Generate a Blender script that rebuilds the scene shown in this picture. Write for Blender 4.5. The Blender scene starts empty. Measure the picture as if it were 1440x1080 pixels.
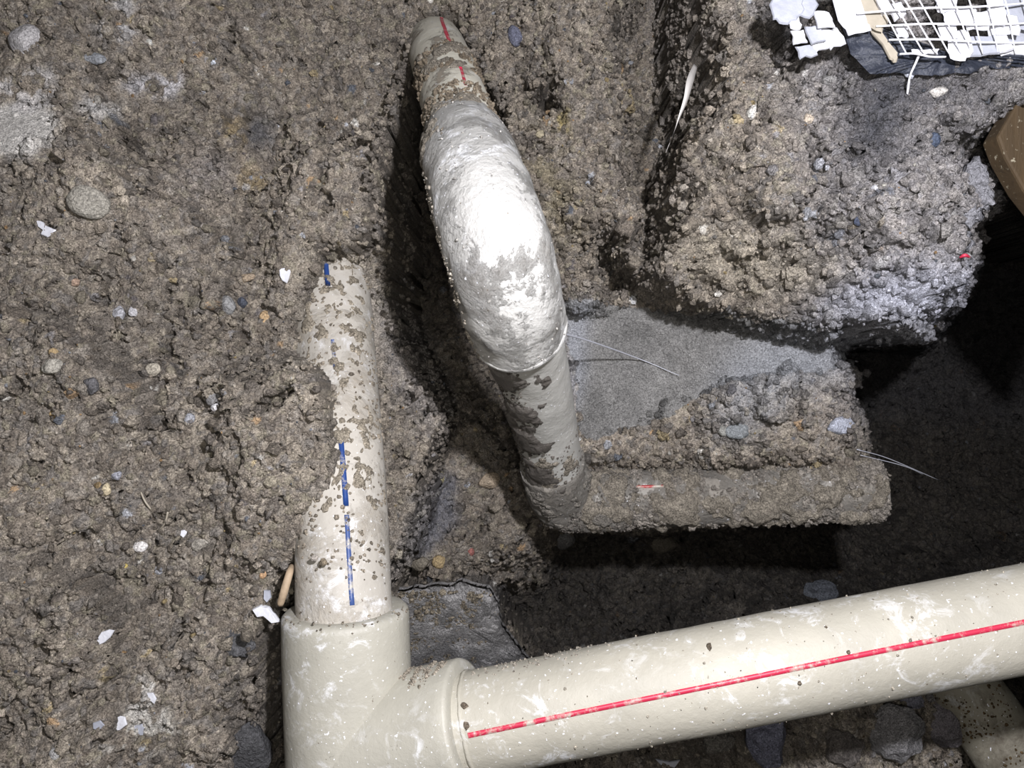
import bpy, math, random
import numpy as np
from mathutils import Vector, Matrix, noise as mnoise

random.seed(7)
rng = np.random.default_rng(7)
S = bpy.context.scene
COL = S.collection

# ------------------------------------------------------------------ camera, world, lights, exposure
CZ, F = 0.45, 1080.0            # camera height above datum (m), focal length in px of the 1440x1080 frame
cam_d = bpy.data.cameras.new('camera'); cam_d.lens = 27.0; cam_d.sensor_width = 36.0
cam_d.clip_start = 0.01; cam_d.clip_end = 20
cam = bpy.data.objects.new('camera', cam_d); COL.objects.link(cam)
cam.location = (0, 0, CZ); cam.rotation_euler = (0, 0, 0)
S.camera = cam
w = bpy.data.worlds.new('world'); S.world = w; w.use_nodes = True
w.node_tree.nodes['Background'].inputs[0].default_value = (0.80, 0.88, 1.0, 1)
w.node_tree.nodes['Background'].inputs[1].default_value = 0.012

def lamp(name, loc, target, power, color, radius, cone=None, blend=0.6):
    d = bpy.data.lights.new(name, 'SPOT' if cone else 'POINT')
    d.energy = power; d.color = color; d.shadow_soft_size = radius
    if cone: d.spot_size = math.radians(cone); d.spot_blend = blend
    o = bpy.data.objects.new(name, d); COL.objects.link(o); o.location = loc
    o.rotation_euler = (Vector(target) - Vector(loc)).to_track_quat('-Z', 'Y').to_euler()
    return o
lamp('work_torch', (0.082, 0.098, 0.46), (0.03, 0.01, 0.0), 16.0, (0.945, 0.935, 1.0), 0.009, 140, 0.8)
lamp('phone_light', (0.01, -0.02, 0.47), (-0.14, -0.04, 0.0), 3.0, (1.0, 0.95, 0.91), 0.015)
S.view_settings.view_transform = 'Standard'; S.view_settings.look = 'None'
S.view_settings.gamma = 1.0; S.view_settings.use_curve_mapping = False
S.view_settings.exposure = 0.0

# ------------------------------------------------------------------ helpers
def P(px, py, D):
    return Vector(((px-720)/F*D, -(py-540)/F*D, CZ-D))

def lin(r, g, b):
    f = lambda c: (c/255/12.92) if c/255 <= 0.04045 else ((c/255+0.055)/1.055)**2.4
    return np.array([f(r), f(g), f(b)])

def tag(o, label=None, cat=None, group=None, kind=None):
    if label: o['label'] = label
    if cat: o['category'] = cat
    if group: o['group'] = group
    if kind: o['kind'] = kind
    return o

def mesh_np(name, V, Fc, mat, parent=None, smooth=True, col=None):
    """V (n,3), Fc (m,k) uniform polygon size"""
    me = bpy.data.meshes.new(name)
    V = np.asarray(V, np.float32); Fc = np.asarray(Fc, np.int32); k = Fc.shape[1]
    me.vertices.add(len(V)); me.vertices.foreach_set('co', V.ravel())
    me.loops.add(Fc.size); me.loops.foreach_set('vertex_index', Fc.ravel())
    me.polygons.add(len(Fc)); me.polygons.foreach_set('loop_start', np.arange(0, Fc.size, k, dtype=np.int32))
    me.polygons.foreach_set('use_smooth', np.full(len(Fc), smooth))
    if col is not None:
        a = me.color_attributes.new('Col', 'FLOAT_COLOR', 'POINT')
        c4 = np.ones((len(V), 4), np.float32); c4[:, :3] = col
        a.data.foreach_set('color', c4.ravel())
    me.update(calc_edges=True); me.validate()
    if mat: me.materials.append(mat)
    o = bpy.data.objects.new(name, me); COL.objects.link(o)
    if parent: o.parent = parent
    return o

def mesh_py(name, V, Fc, mat, parent=None, smooth=True):
    me = bpy.data.meshes.new(name); me.from_pydata([tuple(v) for v in V], [], Fc); me.update()
    for p in me.polygons: p.use_smooth = smooth
    if mat: me.materials.append(mat)
    o = bpy.data.objects.new(name, me); COL.objects.link(o)
    if parent: o.parent = parent
    return o

def empty(name, loc=(0, 0, 0)):
    o = bpy.data.objects.new(name, None); COL.objects.link(o); o.location = loc; o.empty_display_size = 0.01
    return o

def adopt(root, *kids):
    for k in kids:
        k.parent = root; k.matrix_parent_inverse = Matrix.Translation(root.location).inverted()

# ------------------------------------------------------------------ materials
def new_mat(name):
    m = bpy.data.materials.new(name); m.use_nodes = True
    nt = m.node_tree; b = nt.nodes['Principled BSDF']
    return m, nt, b

def nz(nt, scale, detail=6, rough=0.6, dist=0.0, vec=None):
    n = nt.nodes.new('ShaderNodeTexNoise'); n.inputs['Scale'].default_value = scale
    n.inputs['Detail'].default_value = detail; n.inputs['Roughness'].default_value = rough
    n.inputs['Distortion'].default_value = dist
    if vec is None:
        g = nt.nodes.new('ShaderNodeNewGeometry'); vec = g.outputs['Position']
    nt.links.new(vec, n.inputs['Vector'])
    return n.outputs['Fac']

def ramp(nt, src, stops):
    r = nt.nodes.new('ShaderNodeValToRGB'); nt.links.new(src, r.inputs[0])
    e = r.color_ramp.elements
    while len(e) < len(stops): e.new(0.5)
    for el, (p, c) in zip(e, stops):
        el.position = p
        c = (c, c, c) if isinstance(c, (int, float)) else c
        el.color = (*[float(x) for x in c], 1)
    return r.outputs['Color']

def mix(nt, fac, a, b, mode='MIX'):
    m = nt.nodes.new('ShaderNodeMix'); m.data_type = 'RGBA'; m.blend_type = mode
    for s, v in ((m.inputs[0], fac), (m.inputs[6], a), (m.inputs[7], b)):
        if hasattr(v, 'is_linked'): nt.links.new(v, s)
        elif isinstance(v, (int, float)): s.default_value = v
        else: s.default_value = (*[float(x) for x in v], 1)
    return m.outputs[2]

def bump(nt, b, src, dist, strength=1.0, prev=None):
    n = nt.nodes.new('ShaderNodeBump'); n.inputs['Distance'].default_value = dist
    n.inputs['Strength'].default_value = strength
    nt.links.new(src, n.inputs['Height'])
    if prev: nt.links.new(prev, n.inputs['Normal'])
    if b: nt.links.new(n.outputs[0], b.inputs['Normal'])
    return n.outputs[0]

def soil_mat(name, fine=1.0):
    m, nt, b = new_mat(name)
    a = nt.nodes.new('ShaderNodeAttribute'); a.attribute_name = 'Col'
    v = ramp(nt, nz(nt, 900, 4, 0.7), [(0.30, 0.45), (0.50, 0.95), (0.66, 1.45), (0.74, 2.5)])
    c = mix(nt, 1.0, a.outputs['Color'], v, 'MULTIPLY')
    nt.links.new(c, b.inputs['Base Color'])
    nt.links.new(ramp(nt, nz(nt, 260, 3), [(0.35, 0.9), (0.56, 0.65), (0.68, 0.28)]), b.inputs['Roughness'])
    b.inputs['Specular IOR Level'].default_value = 0.45
    g = nt.nodes.new('ShaderNodeNewGeometry')
    dn = nt.nodes.new('ShaderNodeTexNoise'); dn.inputs['Scale'].default_value = 500; nt.links.new(g.outputs['Position'], dn.inputs['Vector'])
    vm = nt.nodes.new('ShaderNodeVectorMath'); vm.operation = 'SCALE'; vm.inputs['Scale'].default_value = 0.004; nt.links.new(dn.outputs['Color'], vm.inputs[0])
    va = nt.nodes.new('ShaderNodeVectorMath'); nt.links.new(g.outputs['Position'], va.inputs[0]); nt.links.new(vm.outputs[0], va.inputs[1])
    prev = None
    for sc_, ds_ in ((330, 0.0022), (760, 0.0011)):
        vo = nt.nodes.new('ShaderNodeTexVoronoi'); vo.feature = 'F1'; vo.inputs['Scale'].default_value = sc_
        nt.links.new(va.outputs[0], vo.inputs['Vector'])
        inv = nt.nodes.new('ShaderNodeMath'); inv.operation = 'MULTIPLY_ADD'; inv.inputs[1].default_value = -1; inv.inputs[2].default_value = 1
        nt.links.new(vo.outputs['Distance'], inv.inputs[0])
        prev = bump(nt, None, inv.outputs[0], ds_*fine, 1.0, prev)
    n1 = bump(nt, None, nz(nt, 420, 5, 0.7), 0.0014*fine, 1.0, prev)
    bump(nt, b, nz(nt, 1400, 4, 0.7), 0.0006*fine, 1.0, n1)
    return m

M_SOIL = soil_mat('soil'); M_SLAB = soil_mat('wet_clay', 0.55); M_STONE = soil_mat('stone', 0.45)

def plastic(name, base, dirt, dirt_lo, dirt_hi, rough=0.38, dirt_scale=28, white=True, dots=True, bmp=0.0004):
    """beige pipe plastic with smeared soil film, white scuffs and small specks"""
    m, nt, b = new_mat(name)
    base_v = mix(nt, ramp(nt, nz(nt, 18, 4), [(0.35, 0.0), (0.65, 1.0)]), base, base*0.80)
    c = base_v
    if white:
        ws = ramp(nt, nz(nt, 75, 9, 0.75, 0.6), [(0.53, 0.0), (0.66, 0.75)])
        wz = ramp(nt, nz(nt, 14, 3, 0.5), [(0.42, 0.0), (0.60, 1.0)])
        wm = mix(nt, 1.0, ws, wz, 'MULTIPLY')
        c = mix(nt, wm, c, lin(236, 238, 240))
    dm = ramp(nt, nz(nt, dirt_scale, 9, 0.72, 0.4), [(dirt_lo, 0.0), (dirt_hi, 1.0)])
    dv = mix(nt, nz(nt, 300, 5), dirt*0.6, dirt*1.35)
    c = mix(nt, dm, c, dv)
    if dots:
        sp = ramp(nt, nz(nt, 420, 3, 0.6), [(0.70, 0.0), (0.74, 1.0)])
        c = mix(nt, sp, c, lin(108, 98, 84))
        sw = ramp(nt, nz(nt, 520, 2, 0.5), [(0.70, 0.0), (0.73, 1.0)])
        c = mix(nt, sw, c, lin(245, 246, 250))
    nt.links.new(c, b.inputs['Base Color'])
    nt.links.new(mix(nt, dm, (rough,)*3, (0.8,)*3), b.inputs['Roughness'])
    n1 = bump(nt, None, dm, bmp*1.6)
    bump(nt, b, nz(nt, 260, 6, 0.65), bmp, 1.0, n1)
    return m

BEIGE = lin(172, 168, 154)
DIRT = lin(118, 108, 94)
M_PIPE = plastic('beige_pipe_plastic', BEIGE, DIRT, 0.64, 0.74, 0.58)
M_FIT = plastic('beige_fitting_plastic', lin(174, 171, 158), DIRT, 0.66, 0.78, 0.52)
M_LEFT = plastic('chalky_pipe_plastic', lin(186, 181, 170), lin(152, 144, 130), 0.50, 0.66, 0.55)
M_ELB = plastic('muddy_coupling_plastic', lin(174, 173, 168), lin(116, 112, 104), 0.52, 0.70, 0.42, 34, bmp=0.0014)
M_RISER = plastic('muddy_riser_plastic', lin(190, 189, 182), lin(112, 108, 100), 0.66, 0.76, 0.33, 22, False, bmp=0.0005)
M_TOP = plastic('soiled_pipe_plastic', lin(204, 200, 184), lin(136, 128, 114), 0.54, 0.60, 0.5, 34)
M_DEEP = plastic('mud_covered_plastic', lin(150, 146, 138), lin(132, 127, 118), 0.40, 0.58, 0.45, 40, False, bmp=0.0012)
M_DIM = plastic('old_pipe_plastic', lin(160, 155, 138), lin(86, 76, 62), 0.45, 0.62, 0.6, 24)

def stripe_mat(name, c0, lo, hi):
    m, nt, b = new_mat(name)
    f = ramp(nt, nz(nt, 160, 6, 0.75), [(lo, 0.0), (hi, 1.0)])
    nt.links.new(mix(nt, f, c0, lin(178, 173, 160)), b.inputs['Base Color'])
    b.inputs['Roughness'].default_value = 0.45
    return m
M_RED = stripe_mat('red_print', lin(182, 44, 70), 0.50, 0.66)
M_BLUE = stripe_mat('blue_print', lin(38, 66, 124), 0.52, 0.68)
M_BLUEW = stripe_mat('worn_blue_print', lin(62, 82, 130), 0.46, 0.60)
M_REDD = stripe_mat('muddy_red_print', lin(170, 60, 60), 0.45, 0.55)

def flat_mat(name, c, rough=0.6, scale=200, var=0.3, b_=0.0003, spec=0.5):
    m, nt, b = new_mat(name)
    nt.links.new(mix(nt, nz(nt, scale, 6), np.array(c)*(1-var), np.minimum(np.array(c)*(1+var), 1)), b.inputs['Base Color'])
    b.inputs['Roughness'].default_value = rough; b.inputs['Specular IOR Level'].default_value = spec
    bump(nt, b, nz(nt, scale*1.5, 5), b_)
    return m
M_WHITE = flat_mat('white_plaster', lin(214, 215, 220), 0.5, 140, 0.28, 0.0008)
M_NET = flat_mat('white_net_plastic', lin(240, 240, 245), 0.35, 200, 0.08)
M_DINGY = flat_mat('dingy_plaster', lin(160, 163, 172), 0.6, 120, 0.35, 0.0008)
M_TAN = flat_mat('tan_fibre', lin(160, 152, 136), 0.6, 120, 0.25)
M_TWIG = flat_mat('dry_twig', lin(165, 145, 120), 0.7, 300, 0.35)
M_SILK = flat_mat('pale_thread', lin(190, 192, 200), 0.4, 300, 0.2)
M_FILM = flat_mat('pale_plastic_strip', lin(200, 196, 190), 0.35, 60, 0.25)
M_TAR = flat_mat('black_membrane', lin(48, 52, 62), 0.5, 160, 0.6, 0.0015)

def wood_mat():
    m, nt, b = new_mat('brown_board')
    t = nt.nodes.new('ShaderNodeNewGeometry'); mp = nt.nodes.new('ShaderNodeMapping')
    mp.inputs['Scale'].default_value = (120, 18, 40); mp.inputs['Rotation'].default_value = (0, 0, 0.5)
    nt.links.new(t.outputs['Position'], mp.inputs['Vector'])
    g = nz(nt, 1.5, 7, 0.65, 0.5, mp.outputs[0])
    c = mix(nt, g, lin(80, 63, 38), lin(50, 39, 24))
    sp = ramp(nt, nz(nt, 330, 3), [(0.63, 0.0), (0.70, 1.0)])
    c = mix(nt, sp, c, lin(150, 142, 122))
    nt.links.new(c, b.inputs['Base Color']); b.inputs['Roughness'].default_value = 0.8
    bump(nt, b, g, 0.001)
    return m
M_WOOD = wood_mat()
M_MUD = flat_mat('wet_grey_mud', lin(84, 80, 75), 0.28, 260, 0.35, 0.0012, 0.7)
M_MUDB = flat_mat('brown_soil_film', lin(134, 123, 107), 0.8, 330, 0.35, 0.0014)
M_CONC = flat_mat('grey_concrete', lin(104, 106, 110), 0.75, 150, 0.45, 0.0012)

# ------------------------------------------------------------------ the dug earth: depth layout
ST = 4
pxs = np.arange(-520, 1960, ST, dtype=np.float32); pys = np.arange(-480, 1560, ST, dtype=np.float32)
PX, PY = np.meshgrid(pxs, pys)

def vnoise(shape, cell, octaves=4, gain=0.55, r=rng):
    """fractal value noise on a regular grid, values about -1..1"""
    H, W = shape; out = np.zeros(shape, np.float32); amp = 1.0; tot = 0
    for o in range(octaves):
        c = max(cell / 2**o, 1.01)
        gh, gw = int(H/c)+3, int(W/c)+3
        g = r.uniform(-1, 1, (gh, gw)).astype(np.float32)
        y = np.arange(H)/c; x = np.arange(W)/c
        yi = y.astype(int); xi = x.astype(int)
        fy = (y-yi); fx = (x-xi); fy = (fy*fy*(3-2*fy))[:, None]; fx = (fx*fx*(3-2*fx))[None, :]
        a = g[yi][:, xi]; b_ = g[yi][:, xi+1]; c_ = g[yi+1][:, xi]; d = g[yi+1][:, xi+1]
        out += amp*((a*(1-fx)+b_*fx)*(1-fy)+(c_*(1-fx)+d*fx)*fy); tot += amp; amp *= gain
    return out/tot*1.6

def inpoly(X, Y, poly):
    res = np.zeros(X.shape, bool); n = len(poly)
    for i in range(n):
        x0, y0 = poly[i]; x1, y1 = poly[(i+1) % n]
        if y0 == y1: continue
        c = ((Y >= y0) != (Y >= y1)) & (X < (x1-x0)*(Y-y0)/(y1-y0)+x0)
        res ^= c
    return res

def blur(a, rad):
    rad = int(round(rad))
    if rad < 1: return a
    for _ in range(2):
        for ax in (0, 1):
            p = np.pad(a, [(rad+1, rad) if k == ax else (0, 0) for k in (0, 1)], mode='edge')
            c = np.cumsum(p, axis=ax, dtype=np.float64)
            n = 2*rad+1
            a = ((c[n:] - c[:-n]) if ax == 0 else (c[:, n:] - c[:, :-n])) / n
    return a.astype(np.float32)

def field(pts, sig):
    num = np.zeros(PX.shape, np.float64); den = np.zeros(PX.shape, np.float64)
    for x, y, d in pts:
        r2 = (PX-x)**2+(PY-y)**2
        wgt = np.exp(-r2/(2*sig*sig)) + 1e-3/(1+r2/sig**2)**2
        num += wgt*d; den += wgt
    return (num/den).astype(np.float32)

w1 = vnoise(PX.shape, 18, 5, 0.65)*14; w2 = vnoise(PX.shape, 18, 5, 0.65)*14      # ragged edges
R_LEFT = [(-900, -900), (640, -900), (640, 60), (592, 95), (582, 140), (560, 200), (553, 300), (560, 400), (585, 462), (618, 530), (627, 590),
          (612, 660), (592, 740), (566, 790), (545, 845), (520, 900), (520, 2000), (-900, 2000)]
R_BACK = [(600, -900), (2400, -900), (2400, 100), (1000, 300), (1010, 400), (905, 392), (850, 425), (800, 425), (760, 400), (720, 260), (660, 90), (600, 60)]
R_RIGHT = [(990, -900), (2400, -900), (2400, 120), (1440, 150), (1395, 182), (1352, 196), (1338, 225), (1362, 232), (1392, 228), (1398, 290), (1370, 330),
           (1358, 380), (1338, 430), (1318, 455), (1290, 488), (1240, 470), (1205, 452), (1160, 470), (1060, 462), (1000, 448), (930, 405),
           (905, 370), (940, 300), (935, 210), (985, 150)]
R_SLAB = [(760, 400), (1000, 400), (1180, 440), (1186, 475), (1186, 560), (1195, 600), (1212, 650), (1225, 668), (1000, 668), (830, 662), (770, 640), (760, 500)]
R_SHELF = [(735, 640), (1220, 655), (1238, 690), (1160, 722), (1000, 738), (800, 742), (745, 720)]
R_TRENCH = [(540, 560), (700, 560), (760, 700), (800, 745), (760, 790), (660, 830), (600, 870), (540, 860)]
R_LOW = [(600, 880), (760, 900), (1000, 850), (1150, 840), (1200, 880), (1340, 900), (1380, 1000), (1400, 1500), (500, 1500), (500, 1000)]
R_LEDGE = [(545, 815), (690, 818), (705, 860), (745, 930), (560, 960)]

def layer(D, poly, pts, sig, feather, warp=1.0):
    m = inpoly(PX+w1*warp, PY+w2*warp, poly).astype(np.float32)
    m = blur(m, feather/ST)
    return D*(1-m)+field(pts, sig)*m
D = field([(1300, 650, 0.98), (1400, 400, 1.0), (1000, 800, 0.78), (1300, 820, 0.86), (620, 300, 0.70), (620, 180, 0.68), (600, 500, 0.69), (800, 850, 0.76), (700, 600, 0.66), (1440, 1000, 0.85)], 130)
D = layer(D, R_LOW, [(700, 950, 0.68), (900, 890, 0.75), (1050, 860, 0.74), (1000, 960, 0.62), (1100, 1040, 0.50), (900, 1070, 0.49), (1250, 1000, 0.515), (1330, 950, 0.62)], 80, 60)
D = layer(D, R_TRENCH, [(620, 600, 0.62), (680, 700, 0.60), (620, 780, 0.58), (740, 770, 0.60)], 80, 22)
D = layer(D, R_LEDGE, [(600, 830, 0.55), (680, 835, 0.56), (620, 900, 0.62), (720, 920, 0.68)], 50, 8)
D = layer(D, R_SLAB, [(800, 450, 0.54), (850, 600, 0.54), (1000, 500, 0.535), (1150, 480, 0.50), (1150, 620, 0.525), (900, 650, 0.55), (1100, 560, 0.52)], 90, 6)
D = layer(D, [(975, 560), (1030, 545), (1110, 525), (1190, 515), (1200, 600), (1215, 655), (860, 656), (830, 628), (900, 600)],
          [(1120, 590, 0.508), (900, 640, 0.54), (1190, 640, 0.51)], 80, 5, 1.4)
D = layer(D, R_SHELF, [(780, 700, 0.555), (1000, 700, 0.55), (1200, 690, 0.54)], 90, 6, 0.4)
D = layer(D, R_BACK, [(640, 40, 0.53), (720, 120, 0.50), (760, 260, 0.50), (790, 380, 0.52), (880, 380, 0.49), (860, 200, 0.47), (850, 60, 0.475), (960, 120, 0.56), (900, 300, 0.46), (1000, 40, 0.52)], 65, 12)
D = layer(D, R_RIGHT, [(1010, 30, 0.45), (1100, 40, 0.45), (1020, 150, 0.43), (1100, 130, 0.415), (1000, 300, 0.425), (1100, 250, 0.395), (1000, 380, 0.445), (1050, 440, 0.49), (1150, 450, 0.475),
          (1150, 380, 0.415), (1220, 400, 0.40), (1290, 460, 0.415), (1300, 350, 0.39), (1350, 200, 0.40), (1250, 100, 0.40), (1400, 60, 0.395)], 60, 7)
# hollows and cracks
D = layer(D, [(898, -100), (975, -100), (990, 60), (984, 150), (952, 200), (936, 300), (925, 372), (896, 330), (890, 215), (868, 130), (884, 60)], [(940, 60, 0.61), (930, 200, 0.60), (915, 330, 0.56)], 60, 8, 1.3)
D = layer(D, [(834, 335), (860, 330), (880, 378), (925, 396), (935, 418), (890, 402), (852, 424), (838, 390)], [(870, 390, 0.58)], 60, 4, 0.7)
D = layer(D, [(1062, 8), (1085, 0), (1112, 30), (1116, 85), (1085, 95), (1062, 70)], [(1085, 40, 0.55)], 60, 6)
D = layer(D, [(725, 100), (742, 105), (748, 122), (768, 120), (772, 100), (782, 110), (778, 150), (762, 168), (742, 150)], [(755, 140, 0.62)], 60, 2, 0.6)
D = layer(D, [(1325, 170), (1352, 165), (1356, 185), (1330, 190)], [(1340, 178, 0.45)], 60, 4, 0.4)
D = layer(D, [(545, 800), (575, 792), (600, 800), (575, 815), (690, 812), (600, 822), (560, 826)], [(600, 812, 0.66)], 60, 4, 0.3)
D = layer(D, [(372, 870), (410, 862), (470, 1000), (470, 1600), (385, 1600)], [(400, 900, 0.47), (400, 1080, 0.47)], 60, 6, 0.25)
LEFTPTS = [(-200, 900, 0.37), (60, 980, 0.385), (60, 600, 0.395), (60, 300, 0.415), (60, 60, 0.45), (250, 1000, 0.40), (250, 700, 0.41), (250, 400, 0.435), (250, 120, 0.47),
           (390, 800, 0.414), (380, 650, 0.428), (380, 500, 0.455), (400, 350, 0.485), (420, 150, 0.50), (560, 30, 0.53), (540, 200, 0.515),
           (530, 350, 0.51), (560, 450, 0.51), (590, 560, 0.50), (580, 700, 0.475), (560, 780, 0.455), (470, 420, 0.502), (470, 560, 0.468), (480, 680, 0.438), (490, 820, 0.425), (360, 1000, 0.415), (450, 1050, 0.47)]
Lm = inpoly(PX+w1, PY+w2, R_LEFT).astype(np.float32); Lm = blur(Lm, 1.6)
DL = field(LEFTPTS, 62)
# the trench dug beside the tee
for pol, d_ in (([(300, 535), (400, 505), (452, 520), (470, 560), (478, 600), (486, 650), (484, 710), (455, 740), (425, 768), (400, 790), (330, 800)], 0.404), ([(420, 200), (540, 200), (530, 335), (505, 352), (470, 350), (456, 362), (446, 400), (424, 460), (416, 540), (370, 520), (380, 300)], 0.458)):
    mo = blur(inpoly(PX+w1*.7, PY+w2*.7, pol).astype(np.float32), 3); tgt = d_ if d_ < 0.45 else np.minimum(DL, d_)
    DL = DL*(1-mo)+np.minimum(DL, tgt)*mo
mt = blur(inpoly(PX+w1*.3, PY+w2*.3, [(378, 880), (405, 862), (575, 862), (600, 2000), (382, 2000)]).astype(np.float32), 2)
DL = DL*(1-mt)+0.50*mt
mt = blur(inpoly(PX+w1*.2, PY+w2*.2, [(398, 812), (420, 800), (420, 870), (395, 870)]).astype(np.float32), 2)
DL = DL*(1-mt)+0.47*mt
D = D*(1-Lm)+DL*Lm
D = layer(D, [(596, 26), (642, 26), (655, 60), (664, 90), (600, 95), (590, 70)], [(620, 40, 0.57)], 60, 3, 0.4)
D = D + vnoise(D.shape, 30, 3)*0.006*(D < 0.62) + vnoise(D.shape, 30, 4)*0.035*(D >= 0.62)

# ------------------------------------------------------------------ world height field from the layout
def sampD(px, py, A=None):
    A = D if A is None else A
    fx = np.clip((px-pxs[0])/ST, 0, len(pxs)-1.001); fy = np.clip((py-pys[0])/ST, 0, len(pys)-1.001)
    xi = fx.astype(int); yi = fy.astype(int); fx = fx-xi; fy = fy-yi
    return (A[yi, xi]*(1-fx)+A[yi, xi+1]*fx)*(1-fy)+(A[yi+1, xi]*(1-fx)+A[yi+1, xi+1]*fx)*fy
X0, X1, Y0, Y1, G = -0.40, 0.68, -0.43, 0.34, 0.001
c2 = 0.002
cx = np.arange(X0, X1+c2, c2); cy = np.arange(Y0, Y1+c2, c2)
CX, CY = np.meshgrid(cx, cy)
HZ = np.full(CX.shape, CZ-1.05); done = np.zeros(CX.shape, bool)
prev = None
for d in np.arange(0.355, 1.06, 0.004):
    px = 720+CX/d*F; py = 540-CY/d*F
    s = sampD(px, py) - d
    hit = (s <= 0) & ~done
    if prev is None: HZ[hit] = CZ-d
    else:
        t = prev/np.maximum(prev-s, 1e-6)
        HZ[hit] = (CZ-(d-0.004+0.004*np.clip(t, 0, 1)))[hit]
    done |= hit; prev = s
gx = np.arange(X0, X1, G); gy = np.arange(Y0, Y1, G)
GX, GY = np.meshgrid(gx, gy)
fx = (gx-X0)/c2; fy = (gy-Y0)/c2; xi = np.minimum(fx.astype(int), len(cx)-2); yi = np.minimum(fy.astype(int), len(cy)-2)
fx = (fx-xi)[None, :]; fy = (fy-yi)[:, None]
Z = ((HZ[yi][:, xi]*(1-fx)+HZ[yi][:, xi+1]*fx)*(1-fy)+(HZ[yi+1][:, xi]*(1-fx)+HZ[yi+1][:, xi+1]*fx)*fy).astype(np.float32)
ZB = Z.copy()
H, W = Z.shape

# where the smooth clay is (little lumpiness there)
dep = CZ-Z; QX = 720+GX/dep*F; QY = 540-GY/dep*F
nA = vnoise(Z.shape, 40, 5, 0.6); nB = vnoise(Z.shape, 22, 5, 0.6); nC = vnoise(Z.shape, 9, 4, 0.6)
SMOOTH = [(785, 425), (1010, 440), (1180, 462), (1192, 520), (1110, 522), (1030, 545), (975, 565), (905, 600), (820, 618), (800, 500)]
smooth = inpoly(QX+nB*12, QY+nA*12, SMOOTH)
Z += (nB*0.0030+nA*0.0035)*((GX > 0.0) & (Z > CZ-0.54) & ~smooth)
plast = inpoly(QX+nB*14, QY+nA*14, [(-40, 165), (40, 150), (80, 165), (92, 185), (60, 200), (40, 215), (0, 222), (-40, 240)])
lip = inpoly(QX+nB*10, QY+nA*10, [(1160, 458), (1205, 412), (1250, 385), (1320, 385), (1350, 405), (1335, 440), (1290, 487), (1230, 462), (1190, 452)])
clay = smooth.copy(); smooth |= plast | lip
rough_ = (~smooth).astype(np.float32)
Z -= rough_*(np.clip(nC-0.38, 0, 0.35)*0.022+np.clip(0.07-np.abs(nB), 0, 1)*0.035)
Z += nC*0.0006+nA*0.0015+lip*(nB*0.006+nC*0.002)

idm = np.zeros(Z.shape, np.int32)          # which lump a point belongs to, for its colour
def splat(n, r0, r1, sink, idbase, power=2.0, keep=None, flat=(0.6, 1.0)):
    u = rng.random(n); r = r0*(1+(((r1/r0)**-power)-1)*u)**(-1/power)
    X = rng.integers(0, W, n); Y = rng.integers(0, H, n)
    an = rng.uniform(0, math.pi, n); asp = rng.uniform(0.65, 1.0, n); fl = rng.uniform(*flat, n); sk = rng.uniform(*sink, n)
    tl = rng.normal(0, 0.18, (n, 2))
    for k in range(n):
        i, j = Y[k], X[k]
        if smooth[i, j] and rng.random() > 0.04: continue
        if keep is not None and not keep(i, j): continue
        rr = r[k]; m = int(rr/G)+1
        i0, i1, j0, j1 = max(i-m, 0), min(i+m+1, H), max(j-m, 0), min(j+m+1, W)
        dy = (np.arange(i0, i1)-i)[:, None]*G; dx = (np.arange(j0, j1)-j)[None, :]*G
        ca, sa = math.cos(an[k]), math.sin(an[k])
        a = (dx*ca+dy*sa); b = (-dx*sa+dy*ca)/asp[k]
        q = 1-(np.abs(a)**2.4+np.abs(b)**2.4)/rr**2.4
        h = np.where(q > 0, np.sqrt(np.maximum(q, 0))*rr*fl[k], -1)
        z = Z[i, j]-rr*sk[k]*fl[k]+h+dx*tl[k, 0]+dy*tl[k, 1]
        sub = Z[i0:i1, j0:j1]; mk = (h >= 0) & (z > sub) & (z < sub+rr*1.6)
        sub[mk] = z[mk]; idm[i0:i1, j0:j1][mk] = idbase+k
splat(1500, 0.006, 0.016, (0.5, 0.9), 1)
splat(9000, 0.003, 0.008, (0.35, 0.9), 2000)
splat(60000, 0.0015, 0.0042, (0.2, 0.9), 12000, 1.6)
splat(60000, 0.0011, 0.0020, (0.0, 0.7), 80000, 1.5)
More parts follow.
